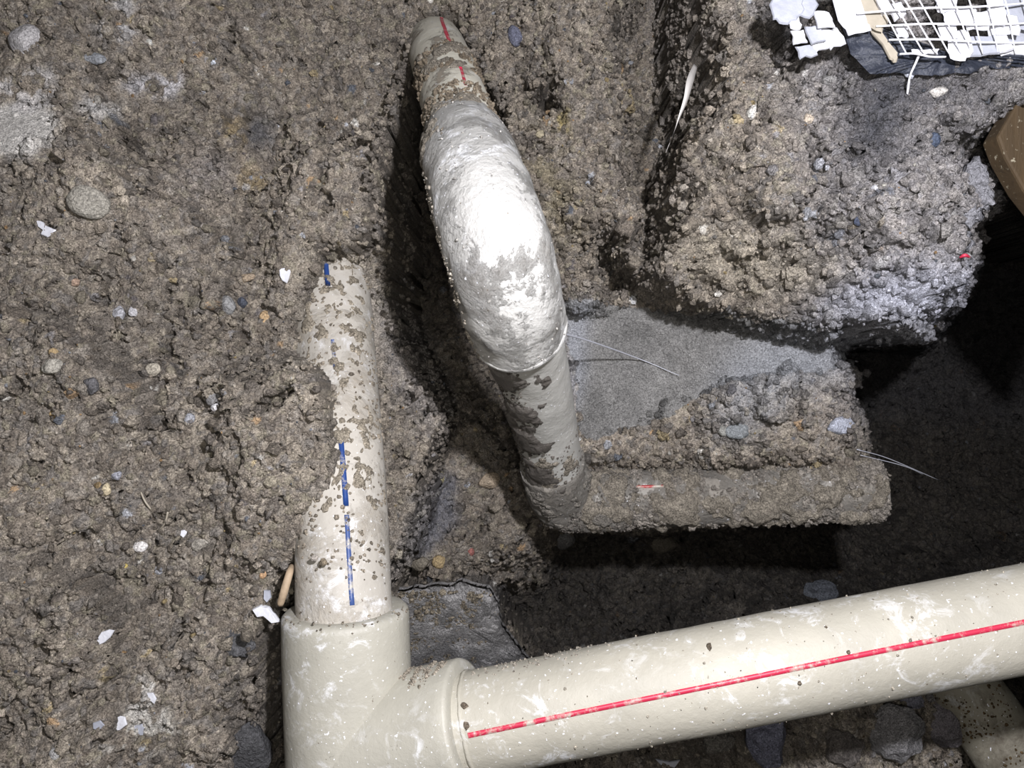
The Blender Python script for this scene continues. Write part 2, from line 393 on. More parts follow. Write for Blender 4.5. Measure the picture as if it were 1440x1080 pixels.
# fissures in the left bank
def crack(pts, wpx, depth):
    pts = [P(x, y, float(sampD(np.array(x), np.array(y)))) for x, y in pts]
    for a, b in zip(pts[:-1], pts[1:]):
        i0 = int((min(a.y, b.y)-Y0)/G)-8; i1 = int((max(a.y, b.y)-Y0)/G)+8; j0 = int((min(a.x, b.x)-X0)/G)-8; j1 = int((max(a.x, b.x)-X0)/G)+8
        sx = GX[i0:i1, j0:j1]; sy = GY[i0:i1, j0:j1]
        dx, dy = b.x-a.x, b.y-a.y; t = np.clip(((sx-a.x)*dx+(sy-a.y)*dy)/(dx*dx+dy*dy+1e-12), 0, 1)
        dd = np.hypot(sx-a.x-t*dx, sy-a.y-t*dy)+nC[i0:i1, j0:j1]*0.0008
        Z[i0:i1, j0:j1] -= depth*np.clip(1.3-dd/(wpx*0.0004), 0, 1)
for pts, wp, dp in [([(455, 232), (457, 260), (464, 290)], 5, .012), ([(272, 402), (278, 432)], 5, .01), ([(335, 450), (343, 485)], 6, .012), ([(360, 575), (385, 562), (405, 545)], 6, .014),
                    ([(232, 435), (240, 470), (232, 495), (262, 520)], 4, .008), ([(232, 535), (222, 575), (228, 600)], 4, .008), ([(330, 610), (340, 640), (326, 690)], 4, .008),
                    ([(150, 265), (205, 268), (240, 282)], 4, .007), ([(252, 425), (262, 460), (270, 470)], 3, .007), ([(300, 760), (290, 820), (280, 870)], 4, .007), ([(75, 480), (70, 530), (110, 560)], 3, .006),
                    ([(1120, 545), (1125, 575)], 5, .01), ([(850, 661), (950, 661), (1100, 661), (1180, 656), (1205, 640)], 7, .018), ([(320, 735), (318, 800)], 4, .007), ([(1135, 190), (1148, 215), (1150, 245)], 9, .016), ([(1065, 150), (1075, 175)], 7, .012), ([(1100, 112), (1125, 140)], 5, .01), ([(1165, 318), (1185, 342)], 10, .016), ([(1192, 312), (1202, 326)], 7, .012), ([(1010, 225), (1040, 245), (1082, 240)], 4, .009), ([(838, 340), (846, 376), (868, 350)], 13, .02), ([(895, 290), (915, 335), (903, 372)], 11, .02), ([(985, 390), (1006, 402)], 10, .016), ([(1040, 405), (1060, 422)], 8, .014), ([(1255, 376), (1292, 393)], 4, .008), ([(1268, 440), (1280, 462)], 7, .012), ([(850, 225), (880, 262)], 7, .012), ([(800, 60), (832, 92)], 4, .008), ([(1310, 188), (1345, 200)], 5, .01), ([(1205, 70), (1190, 100)], 6, .012), ([(875, 60), (890, 130)], 6, .012), ([(1325, 250), (1340, 290), (1332, 320)], 5, .01), ([(60, 965), (110, 940)], 3, .006)]:
    crack(pts, wp, dp)

# colour of the earth: natural tints of crumbs plus stains of plaster, tar and ochre, some painted light and shade
pal = np.array([lin(*c) for c in [(126, 116, 102), (118, 108, 94), (134, 124, 108), (110, 101, 89), (122, 112, 98), (140, 130, 114), (112, 106, 98), (126, 118, 100), (104, 96, 86), (130, 122, 110)]], np.float32)
rare = np.array([lin(*c) for c in [(150, 134, 98), (150, 152, 156), (88, 92, 98), (156, 128, 92), (186, 182, 172), (132, 128, 126), (98, 92, 90)]], np.float32)
hsh = (idm.astype(np.int64)*2654435761 % 100003)
C = pal[hsh % len(pal)].copy()
C[idm == 0] = lin(114, 106, 95)
rr = (hsh % 41 == 0) & (idm < 80000) & (idm > 0); C[rr] = rare[(hsh[rr]//37) % len(rare)]
gm = C.mean(-1, keepdims=True); C = (gm+(C-gm)*0.82)*1.62*(1+nB*0.20+nA*0.12)[..., None]
dep = CZ-Z; QX = 720+GX/dep*F; QY = 540-GY/dep*F
C[clay] = lin(122, 121, 118)*(1+0.34*nA[clay][:, None]+0.2*nC[clay][:, None])
def stain(poly, color, soft=0.4, edge=14, k=1.0, thr=None, nn=None):  # lays a colour patch: true stains, plus painted light on the right lump
    m = inpoly(QX+nB*edge, QY+nA*edge, poly).astype(np.float32)
    m = blur(m, soft*8)*k
    if thr is not None: m = m*np.clip(((nn if nn is not None else nC)-thr)*4, 0, 1)
    C[:] = C*(1-m[..., None])+np.asarray(color, np.float32)*m[..., None]
stain([(980, -300), (1500, -300), (1500, 600), (1180, 600), (1140, 470), (1120, 250)], lin(160, 160, 166), 2, 30, 0.5)      # greyer earth on the right, lightened to paint in the torch light
stain([(1190, 60), (1290, 90), (1440, 80), (1440, 100), (1300, 130), (1265, 200), (1215, 255), (1180, 230), (1205, 150)], lin(50, 54, 64), 1.2, 22, 0.9)
stain([(-40, 165), (40, 150), (80, 165), (92, 185), (60, 200), (40, 215), (0, 222), (-40, 240)], lin(236, 232, 224), 0.3, 16, 0.95)
stain([(50, 100), (75, 110), (80, 160), (60, 170), (-30, 150), (-30, 130)], lin(228, 224, 220), 0.3, 16, 0.8, -0.1)
stain([(120, 145), (175, 150), (150, 170), (110, 160)], lin(224, 222, 218), 0.2, 14, 0.9)
stain([(180, -20), (190, 25), (206, 45), (165, 52), (125, 45), (150, 25), (165, 0)], lin(232, 230, 228), 0.2, 14, 0.8, -0.15)
stain([(190, 108), (255, 100), (262, 112), (225, 140), (212, 125), (180, 135)], lin(220, 218, 220), 0.2, 10, 0.9, -0.2)
stain([(310, 145), (345, 150), (350, 205), (325, 205)], lin(170, 146, 92), 0.6, 14, 0.7, -0.2)
stain([(335, 225), (375, 235), (400, 250), (350, 262)], lin(176, 152, 100), 0.6, 14, 0.7, -0.2)
stain([(335, 150), (378, 170), (380, 215), (350, 210)], lin(84, 88, 96), 0.6, 12, 0.85)
stain([(285, 205), (320, 215), (330, 260), (290, 290), (270, 270)], lin(158, 152, 152), 1, 14, 0.6)
stain([(735, 170), (790, 180), (800, 300), (830, 360), (780, 330), (750, 240)], lin(142, 132, 98), 1, 16, 0.6, -0.3)
stain([(780, 165), (800, 150), (805, 190), (785, 195)], lin(180, 160, 60), 0.3, 8, 0.5, 0)
stain([(440, 425), (520, 400), (600, 480), (625, 560), (610, 620), (540, 500)], lin(156, 156, 162), 1, 16, 0.45)
stain([(505, 370), (520, 380), (560, 560), (590, 720), (555, 790), (540, 640)], lin(165, 155, 138), 1, 16, 0.35)
stain([(960, 320), (1060, 330), (1180, 360), (1160, 400), (1060, 412), (960, 385)], lin(190, 180, 160), 1, 16, 0.55)
stain([(1120, 440), (1200, 385), (1290, 375), (1370, 370), (1340, 440), (1290, 495), (1230, 460)], lin(192, 195, 208), 1, 16, 0.8)  # pale clay lip, with the torch's brightness painted into its colour
stain([(425, 355), (500, 340), (520, 420), (525, 560), (500, 620), (455, 540), (420, 530)], lin(196, 186, 168), 1.0, 18, 0.75, -0.45)
stain([(800, 440), (812, 418), (830, 420), (820, 452), (814, 520), (800, 610), (790, 560)], lin(168, 172, 180), 0.8, 8, 0.8)
stain([(1160, 455), (1192, 470), (1180, 530), (1060, 600), (1000, 620), (1010, 545), (1060, 470)], lin(150, 154, 160), 1.2, 14, 0.6)
stain([(160, 1010), (190, 990), (240, 1000), (250, 1050), (180, 1070), (130, 1060)], lin(232, 228, 218), 0.4, 16, 0.85, -0.05)
stain([(185, 960), (205, 955), (215, 1000), (195, 1020)], lin(234, 230, 222), 0.2, 10, 0.85, -0.1)
stain([(300, 960), (350, 900), (370, 960), (360, 1090), (300, 1090)], lin(92, 90, 90), 0.8, 14, 0.4, 0)
stain([(610, 660), (640, 670), (650, 720), (600, 790), (570, 770)], lin(120, 126, 140), 0.5, 12, 0.6)
stain([(640, 840), (700, 825), (712, 860), (670, 870)], lin(142, 146, 152), 0.6, 10, 0.6)
dk = np.clip((dep-0.64)/0.10, 0, 1)[..., None]                 # shade of the deep dig painted in: earth colour darkens with depth
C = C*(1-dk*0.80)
C = np.clip(C, 0.01, 0.9)

# crumbly side faces: push steep parts sideways
gyz, gxz = np.gradient(Z, G); steep = np.hypot(gxz, gyz)
VX = GX.astype(np.float32).copy(); VY = GY.astype(np.float32).copy()
ii, jj = np.nonzero((steep > 1.6) & (np.abs(Z-ZB) < 0.2))
for i, j in zip(ii, jj):
    v = mnoise.noise_vector(Vector((GX[i, j]*180, GY[i, j]*180, Z[i, j]*180)))
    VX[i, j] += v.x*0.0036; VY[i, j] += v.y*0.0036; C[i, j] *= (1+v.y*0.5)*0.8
# split the ground into its banks
dB = CZ-ZB; BX = 720+GX/dB*F; BY = 540-GY/dB*F
reg = np.zeros(Z.shape, np.int8)
reg[inpoly(BX, BY, R_BACK)] = 2
reg[inpoly(BX, BY, R_RIGHT)] = 3
reg[(reg == 0) & (inpoly(BX, BY, R_SLAB)) & (BY > 400) & (dB < 0.6)] = 4
reg[inpoly(BX, BY, [(x+6, y) for x, y in R_LEFT]) & (dB < 0.6)] = 1
idx = np.arange(H*W).reshape(H, W)
quads = np.stack([idx[:-1, :-1], idx[:-1, 1:], idx[1:, 1:], idx[1:, :-1]], -1).reshape(-1, 4)
qr = reg[:-1, :-1].ravel()
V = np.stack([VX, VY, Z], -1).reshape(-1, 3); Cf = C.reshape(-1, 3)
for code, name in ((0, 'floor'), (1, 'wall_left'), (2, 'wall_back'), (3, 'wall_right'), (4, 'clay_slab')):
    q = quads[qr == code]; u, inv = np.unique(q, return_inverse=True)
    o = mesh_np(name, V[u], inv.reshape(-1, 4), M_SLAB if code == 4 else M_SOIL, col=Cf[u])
    if code == 4: tag(o, 'smooth grey wet clay face under the overhanging soil, crumbs along its lower edge', 'clay slab')
    else: tag(o, kind='structure')

def ground(px, py):
    """depth of the finished earth surface seen at a pixel"""
    for d in np.arange(0.34, 1.05, 0.001):
        x = (px-720)/F*d; y = -(py-540)/F*d
        i = int((y-Y0)/G); j = int((x-X0)/G)
        if 0 <= i < H and 0 <= j < W and Z[i, j] >= CZ-d: return d
    return 0.6

# ------------------------------------------------------------------ loose crumbs (uncountable): one object per bank
def icosa():
    t = (1+5**0.5)/2
    v = np.array([(-1, t, 0), (1, t, 0), (-1, -t, 0), (1, -t, 0), (0, -1, t), (0, 1, t), (0, -1, -t), (0, 1, -t), (t, 0, -1), (t, 0, 1), (-t, 0, -1), (-t, 0, 1)], float)
    v /= np.linalg.norm(v[0])
    f = [(0, 11, 5), (0, 5, 1), (0, 1, 7), (0, 7, 10), (0, 10, 11), (1, 5, 9), (5, 11, 4), (11, 10, 2), (10, 7, 6), (7, 1, 8), (3, 9, 4), (3, 4, 2), (3, 2, 6), (3, 6, 8), (3, 8, 9), (4, 9, 5), (2, 4, 11), (6, 2, 10), (8, 6, 7), (9, 8, 1)]
    return v, np.array(f)
IV, IF_ = icosa()
def ico2(v, f):
    v = [tuple(x) for x in v]; out = []; cache = {}
    def mid(a, b):
        k = (min(a, b), max(a, b))
        if k not in cache:
            p = np.array(v[a])+np.array(v[b]); p /= np.linalg.norm(p); v.append(tuple(p)); cache[k] = len(v)-1
        return cache[k]
    for a, b, c in f:
        ab, bc, ca = mid(a, b), mid(b, c), mid(c, a); out += [(a, ab, ca), (b, bc, ab), (c, ca, bc), (ab, bc, ca)]
    return np.array(v), np.array(out)
IV2, IF2 = ico2(IV, IF_); IV3, IF3 = ico2(IV2, IF2)

def crumbs(name, centers, radii, cols, label=None, cat=None, parent=None, group=None):
    n = len(centers)
    jit = rng.uniform(0.6, 1.2, (n, 12, 1)); asp = rng.uniform(0.6, 1.1, (n, 1, 3))
    Vv = (IV[None]*jit*asp*radii[:, None, None]+centers[:, None, :]).reshape(-1, 3)
    Ff = (IF_[None]+(np.arange(n)*12)[:, None, None]).reshape(-1, 3)
    cc = np.repeat(cols, 12, axis=0)
    o = mesh_np(name, Vv, Ff, M_SOIL, parent, False, cc)
    tag(o, label, cat, group, 'stuff')
    return o
for code, n, label in ((1, 17000, 'loose brown soil crumbs lying over the left bank'), (2, 6500, 'loose soil crumbs between the coupling and the right lump'),
                       (3, 12000, 'loose grey crumbs on the overhanging right soil lump'), (4, 1500, 'muddy crumbs strewn on the grey clay face'), (0, 5000, 'crumbs on the trench bottom, deep shade put into their colour')):
    ci, cj = np.nonzero((reg == code) & (steep < 2.5) & (rng.random(Z.shape) < 0.2) & (GX > -0.34) & (GX < 0.5) & ~smooth)
    n = min(n, len(ci)); pick = rng.choice(len(ci), n, replace=False); ci, cj = ci[pick], cj[pick]
    r = 0.0006*(1+((4.2**-2.2)-1)*rng.random(n))**(-1/2.2)
    cen = np.stack([GX[ci, cj], GY[ci, cj], Z[ci, cj]+r*0.05], -1)+rng.normal(0, 0.0004, (n, 3))
    cc = C[ci, cj]*rng.uniform(0.75, 1.3, (n, 1))
    odd = rng.random(n) < 0.05
    cc[odd] = rare[rng.integers(0, len(rare), odd.sum())]*(0.35 if code == 0 else 1.0)  # odd crumbs on the floor dimmed to match its painted shade
    # clods sticking out of the steep faces of the dig
    m_ = (reg == code) & (steep > 1.3) & (GX > -0.36) & (GX < 0.45)
    si, sj = np.nonzero(m_[1:-1, 1:-1]); si += 1; sj += 1
    if len(si):
        pw = steep[si, sj]; ns = int(min(9000, pw.sum()*0.35)); pk = rng.choice(len(si), ns, p=pw/pw.sum()); si, sj = si[pk], sj[pk]
        f_ = rng.uniform(-0.5, 0.5, ns)
        sx = GX[si, sj]+f_*G*np.sign(gxz[si, sj]); zz = Z[si, sj]+f_*G*np.minimum(steep[si, sj], 60)
        r2 = 0.0013*(1+((3.6**-2)-1)*rng.random(ns))**(-0.5)
        cen = np.vstack([cen, np.stack([sx, GY[si, sj], zz], -1)+rng.normal(0, 0.0008, (ns, 3))]); r = np.concatenate([r, r2])
        c3 = C[si, sj]*rng.uniform(0.75, 1.3, (ns, 1))
        cc = np.vstack([cc, c3])
    crumbs('soil_crumbs', cen, r, np.clip(cc, 0.01, 0.9), label, 'crumbs')

# ------------------------------------------------------------------ tubes
def spline(pts, n):
    """Catmull-Rom through rows of numbers"""
    p = np.array(pts, float)
    p = np.vstack([2*p[0]-p[1], p, 2*p[-1]-p[-2]]); out = []
    segs = len(p)-3
    for s in range(segs):
        a, b, c, d = p[s:s+4]
        for k in range(n):
            t = k/n
            out.append(0.5*((2*b)+(-a+c)*t+(2*a-5*b+4*c-d)*t*t+(-a+3*b-3*c+d)*t**3))
    out.append(p[-2]); return np.array(out)

class Tube:
    """path rows (px, py, D, r) -> real 3-D tube; keeps frames so stripes, rims and mud can follow the surface"""
    def __init__(self, rows, sub=8, raw=False):
        pts = [(*P(x, y, d), r) for x, y, d, r in rows]
        q = spline(pts, sub) if not raw else np.array(pts)
        self.c = q[:, :3]; self.r = q[:, 3]
        t = np.gradient(self.c, axis=0); self.t = t/np.linalg.norm(t, axis=1)[:, None]
        u = np.array([0, 0, CZ])-self.c; u -= (u*self.t).sum(1)[:, None]*self.t
        u /= np.linalg.norm(u, axis=1)[:, None]
        self.u = u; self.v = np.cross(self.t, u)
    def pt(self, i, th, off=0.0):
        return self.c[i]+(self.r[i]+off)*(math.cos(th)*self.u[i]+math.sin(th)*self.v[i])
    def mesh(self, name, mat, parent=None, seg=48, rough=0.0, rsc=90, inner=0.0, caps=(True, True)):
        n = len(self.c); V = []; F = []
        for i in range(n):
            for k in range(seg):
                th = 2*math.pi*k/seg; p = self.pt(i, th)
                if rough:
                    d = self.c[i]; nn = mnoise.fractal(Vector(p)*rsc, 0.8, 2.2, 4)
                    p = p+(p-d)/max(self.r[i], 1e-6)*nn*rough
                V.append(p)
        for i in range(n-1):
            for k in range(seg):
                a = i*seg+k; b = i*seg+(k+1) % seg
                F.append((a, b, b+seg, a+seg))
        for e, on in ((0, caps[0]), (n-1, caps[1])):
            if not on: continue
            base = len(V)
            V.append(self.c[e])
            ring = [e*seg+k for k in range(seg)]
            for k in range(seg):
                a, b = ring[k], ring[(k+1) % seg]
                F.append((base, b, a) if e == 0 else (base, a, b))
        o = mesh_py(name, V, F, mat, parent)
        return o
    def stripe(self, name, mat, spec, width, off=0.00025, parent=None):
        """spec: function s(0..1)->theta ; (s0,s1) range"""
        f, s0, s1 = spec; n = len(self.c); V = []; F = []
        i0, i1 = int(s0*(n-1)), int(s1*(n-1))
        for i in range(i0, i1+1):
            th = f(i/(n-1)); hw = width/2/self.r[i]
            for s, oo in ((-1, -0.0003), (-1, off), (1, off), (1, -0.0003)): V.append(self.pt(i, th+s*hw, oo))
        for k in range(i1-i0):
            a = k*4
            for q in range(3): F.append((a+q, a+q+1, a+q+5, a+q+4))
        m = (i1-i0)*4
        F += [(0, 1, 2, 3), (m+3, m+2, m+1, m)]
        return mesh_py(name, V, F, mat, parent)
    def shell(self, name, mat, rng_s, th0, th1, amp, thr, sc, seed, parent=None, seg=70, fade=0.3):
        """smeared mud: a skin that rises above the pipe where its noise is high and dips under it elsewhere"""
        n = len(self.c); i0, i1 = int(rng_s[0]*(n-1)), int(rng_s[1]*(n-1)); V = []; F = []; up = 3
        rows = [(i+k/up) for i in range(i0, i1) for k in range(up)]
        for q in rows:
            i = int(q); f = q-i
            e1 = min((q-i0)/max((i1-i0)*0.12, 1), (i1-q)/max((i1-i0)*0.12, 1), 1)
            for k in range(seg+1):
                th = th0+(th1-th0)*k/seg; e2 = min(k/(seg*fade), (seg-k)/(seg*fade), 1)
                p = self.pt(i, th)*(1-f)+self.pt(i+1, th)*f; c = self.c[i]*(1-f)+self.c[i+1]*f; d = (p-c); d = d/np.linalg.norm(d)
                v = mnoise.fractal(Vector(p)*sc+Vector((seed, 0, 0)), 0.75, 2.1, 5)-thr-(1-min(e1, e2))*0.8
                h = min(max(v, -0.35), 0.5)*amp+ (0.0003 if v > 0 else -0.0002)
                V.append(p+d*h)
        w_ = seg+1
        for r_ in range(len(rows)-1):
            for k in range(seg): a = r_*w_+k; F.append((a, a+1, a+w_+1, a+w_))
        if not isinstance(mat, bpy.types.Material):
            V = np.array(V); cc = np.array([mat*(1+0.45*mnoise.noise(Vector(p)*260)) for p in V]); return mesh_np(name, V, F, M_SOIL, parent, True, cc)
        return mesh_py(name, V, F, mat, parent)
    def mud(self, name, n, rng_s, th_rng, rmin, rmax, col, parent, mask=None, sc=60, label=None):
        cen = []; rad = []
        tries = 0
        while len(cen) < n and tries < n*30:
            tries += 1
            s = random.uniform(*rng_s); th = random.uniform(*th_rng); i = int(s*(len(self.c)-1))
            p = self.pt(i, th)
            j = np.array([random.uniform(-1, 1) for _ in range(3)])*0.002
            p = p+j-np.dot(j, (p-self.c[i])/self.r[i])*(p-self.c[i])/self.r[i]
            if mask is not None and mnoise.noise(Vector(p)*sc) < mask: continue
            r = rmin*(1+((rmax/rmin)**-2-1)*random.random())**-0.5
            cen.append(p+(p-self.c[i])/self.r[i]*r*0.1); rad.append(r)
        cols = np.array(col)[None]*rng.uniform(0.6, 1.4, (len(cen), 1))
        return crumbs(name, np.array(cen), np.array(rad), cols, label, None, parent)

SOILC = lin(148, 140, 126); MUD = lin(146, 136, 120); GMUD = lin(122, 116, 108)

# --- left pipe with the blue stripe, half buried, running into the tee
left = Tube([(492, 960, 0.405, 0.025), (484, 850, 0.405, 0.025), (480, 700, 0.427, 0.025), (474, 560, 0.462, 0.025), (468, 430, 0.500, 0.025), (463, 330, 0.535, 0.025)], 14)
r1 = empty('buried_pipe', P(480, 800, 0.41)); tag(r1, 'chalky beige pipe with a blue stripe, half buried upright in the left bank', 'pipe')
a = left.mesh('pipe_body', M_LEFT, seg=56, rough=0.0003)
sl = 1 if left.v[20][0] > 0 else -1
fl_ = lambda s: sl*(0.24-0.42*s)
b = [left.stripe('stripe', M_BLUE, (fl_, 0.36, 0.49), 0.0027, 0.0006)]
c = [left.stripe('stripe', M_BLUEW, (fl_, 0.20, 0.355), 0.0024), left.stripe('stripe', M_BLUE, (fl_, 0.79, 0.92), 0.0028, 0.0012), left.stripe('stripe', M_BLUEW, (fl_, 0.62, 0.68), 0.002)]
c.append(left.shell('mud_smear', lin(168, 158, 140), (0.30, 0.99), -1.5, 1.5, 0.0026, 0.15, 120, 3.3))
m1 = left.mud('mud_crumbs', 500, (0.25, 1.0), (-1.3, 1.3), 0.0008, 0.0024, lin(150, 140, 124), None, -0.05)
m2 = left.mud('mud_crumbs', 50, (0.12, 0.4), (-1.0, 1.0), 0.0006, 0.0016, MUD, None)
adopt(r1, a, m1, m2, *b, *c)

# --- tee fitting
tee = empty('tee_fitting', P(490, 980, 0.41)); tag(tee, 'dusty beige plastic tee fitting joining the blue striped and red striped pipes', 'pipe fitting')
def socket_rows(p0, p1, r, ch=0.004):
    (x0, y0, d0), (x1, y1, d1) = p0, p1
    rows = [(x0, y0, d0, r*0.80), (x0, y0, d0, r*0.93)]
    for k in (0.012, 0.03): rows.append((x0+(x1-x0)*k, y0+(y1-y0)*k, d0+(d1-d0)*k, r*(0.985 if k < 0.02 else 1.0)))
    for k in np.linspace(0.1, 1, 10): rows.append((x0+(x1-x0)*k, y0+(y1-y0)*k, d0+(d1-d0)*k, r))
    return rows
run = Tube(socket_rows((486, 856, 0.405), (498, 1230, 0.405), 0.0332), raw=True)
branch = Tube(socket_rows((664, 1018, 0.388), (500, 1050, 0.404), 0.0326), raw=True)
for t_ in (run, branch):
    dvec = t_.c[-1]-t_.c[0]; dvec /= np.linalg.norm(dvec); t_.t[:] = dvec
    u = np.array([0, 0, CZ])-t_.c[3]; u -= np.dot(u, dvec)*dvec; u /= np.linalg.norm(u); t_.u[:] = u; t_.v[:] = np.cross(dvec, u)
a = run.mesh('run_socket', M_FIT, seg=64, rough=0.0003, rsc=60)
b = branch.mesh('branch_socket', M_FIT, seg=64, rough=0.0003, rsc=60)
bead = Tube([(500, 1100, .37, .001)]*2, raw=True)
m1 = branch.mud('mud_crumbs', 260, (0.05, 0.62), (0.75, 1.5), 0.0005, 0.0016, lin(168, 158, 142), None, 0.0)
m2 = run.mud('mud_crumbs', 60, (0.08, 0.2), (-1.4, 1.4), 0.0004, 0.0012, lin(150, 140, 124), None)
adopt(tee, a, b, m1, m2)

# --- horizontal pipe with the red stripe
red = Tube([(600, 1030.5, 0.390, 0.0252), (800, 991, 0.384, 0.0252), (1000, 953, 0.379, 0.0252), (1200, 914.5, 0.378, 0.0252), (1440, 869, 0.378, 0.0252), (1640, 831, 0.378, 0.0252)], 14)
rp = empty('red_striped_pipe', P(1060, 942, 0.38)); tag(rp, 'large clean beige pipe with a red stripe running from the tee to the right edge', 'pipe')
a = red.mesh('pipe_body', M_PIPE, seg=64, rough=0.0002)
sgn = 1 if red.v[30][1] < 0 else -1
b = red.stripe('stripe', M_RED, (lambda s: sgn*(0.20-0.17*s), 0.075, 1.0), 0.0024)
c = Tube([(666, 1018, 0.3885, 0.0262), (670, 1017.2, 0.3883, 0.0262)], 2).mesh('weld_bead', M_PIPE, seg=56, rough=0.0006, rsc=200)
m1 = red.mud('mud_crumbs', 150, (0.1, 0.85), (-1.6, 1.6), 0.0004, 0.0012, lin(176, 168, 152), None)
m2 = red.mud('mud_crumbs', 90, (0.08, 0.25), (-1.6*sgn if sgn < 0 else -1.6, -0.9) if sgn > 0 else (0.9, 1.6), 0.0005, 0.0014, lin(170, 162, 148), None)
dots = [(0.40, -0.55, .0022), (0.56, -0.5, .0012), (0.585, 0.02, .0014), (0.50, 0.38, .0012), (0.08, -0.35, .0022), (0.082, 0.02, .0024)]
ds = []
for s, th, r in dots:
    ds.append((red.pt(int(s*70), sgn*th), r))
m3 = crumbs('mud_spot', np.array([p for p, _ in ds]), np.array([r for _, r in ds]), np.tile(lin(120, 108, 92), (len(ds), 1)))
adopt(rp, a, b, c, m1, m2, m3)

# --- coupling and the pipe that climbs over it
up = Tube([(613, 62, 0.60, 0.0190), (613, 66, 0.545, 0.0196), (619, 84, 0.508, 0.0198), (632, 120, 0.472, 0.0198), (645, 165, 0.437, 0.0198), (662, 220, 0.400, 0.0198)], 12)
top = empty('upper_pipe', P(630, 110, 0.48)); tag(top, 'soiled beige pipe with red stripe bending into the soil at the top', 'pipe')
a = up.mesh('pipe_body', M_TOP, seg=56, rough=0.0004)
su = 1 if up.v[40][0] > 0 else -1
b = [up.stripe('stripe', M_RED, (lambda s: su*(0.50), 0.22, 0.54), 0.0024), up.stripe('stripe', M_RED, (lambda s: su*(0.46), 0.70, 0.82), 0.0018)]
c = up.mud('mud_crumbs', 420, (0.53, 0.70), (-1.5, 1.4), 0.0008, 0.0024, lin(128, 116, 98), None, -0.12, 70)
d_ = up.mud('mud_crumbs', 260, (0.80, 0.92), (-1.5, 1.3), 0.0009, 0.0026, lin(132, 120, 102), None, -0.2, 70)
b.append(up.shell('mud_smear', SOILC, (0.50, 0.74), -1.6, 1.6, 0.0035, -0.05, 60, 1.7))
b.append(up.shell('mud_smear', SOILC, (0.83, 0.99), -1.6, 1.6, 0.0035, -0.05, 60, 5.7))
adopt(top, a, c, d_, *b)

cp = empty('coupling', P(700, 350, 0.36)); tag(cp, 'wide mud smeared white coupling glaring under the torch', 'pipe fitting')
cpt = Tube([(648, 178, 0.432, 0.0190), (651, 190, 0.424, 0.0215), (660, 222, 0.396, 0.0240), (672, 262, 0.372, 0.0246), (686, 305, 0.356, 0.0247), (700, 350, 0.350, 0.0247), (711, 390, 0.351, 0.0248),
            (719, 425, 0.360, 0.0243), (727, 455, 0.375, 0.0239), (730, 464, 0.380, 0.0236)], 8)
a = cpt.mesh('coupling_body', M_ELB, seg=72, rough=0.0011, rsc=55)
rim = Tube([(728.5, 459, 0.3775, 0.0234), (729, 460.5, 0.3782, 0.0243), (730, 464, 0.380, 0.0243), (730.4, 465.5, 0.3807, 0.0236), (730.6, 466, 0.381, 0.0195)], raw=True)
rim.t[:] = cpt.t[-1]
for i_ in range(5):
    u_ = np.array([0, 0, CZ])-rim.c[i_]; u_ -= np.dot(u_, rim.t[i_])*rim.t[i_]; rim.u[i_] = u_/np.linalg.norm(u_); rim.v[i_] = np.cross(rim.t[i_], rim.u[i_])
b = rim.mesh('rim', M_ELB, seg=72, rough=0.0002, rsc=60)
sc_ = 1 if cpt.v[40][0] > 0 else -1
c = cpt.mud('mud_crumbs', 260, (0.0, 0.10), (-1.6, 1.5), 0.0008, 0.0024, lin(136, 124, 106), None)
d_ = cpt.mud('mud_crumbs', 420, (0.05, 1.0), (-1.62*1, -1.15) if sc_ > 0 else (1.15, 1.62), 0.0005, 0.0016, lin(160, 152, 138), None, -0.3)
e_ = cpt.mud('mud_crumbs', 160, (0.1, 1.0), (-1.4, 1.4), 0.0003, 0.0010, lin(196, 192, 184), None)
f_ = cpt.shell('mud_smear', SOILC, (0.0, 0.30), *((-1.6, 0.1) if sc_ > 0 else (-0.1, 1.6)), 0.003, 0.05, 55, 9.1)
adopt(cp, a, b, c, d_, e_, f_)

rs = Tube([(729, 455, 0.372, 0.0198), (744, 500, 0.408, 0.0198), (757, 555, 0.448, 0.0198), (770, 615, 0.492, 0.0198), (782, 672, 0.530, 0.0198), (788, 700, 0.548, 0.0198)], 12)
rz = empty('riser_pipe', P(765, 590, 0.47)); tag(rz, 'mud streaked pale pipe dropping from the white coupling to the elbow', 'pipe')
a = rs.mesh('pipe_body', M_RISER, seg=56, rough=0.0006)
sr = 1 if rs.v[30][0] > 0 else -1
c = rs.mud('mud_crumbs', 500, (0.05, 0.9), (-1.6, -0.5) if sr > 0 else (0.5, 1.6), 0.0007, 0.0024, lin(92, 86, 78), None, 0.0, 45)
d_ = rs.mud('mud_crumbs', 260, (0.55, 1.0), (-1.5, 1.5), 0.0006, 0.0018, GMUD, None, -0.1, 60)
e_ = rs.shell('mud_smear', M_MUD, (0.02, 0.99), *((-1.9, 0.35) if sr > 0 else (-0.35, 1.9)), 0.0045, -0.12, 48, 2.2)
f_ = rs.shell('mud_smear', SOILC, (0.55, 1.0), -1.6, 1.6, 0.003, 0.1, 60, 6.2)
adopt(rz, a, c, d_, e_, f_)

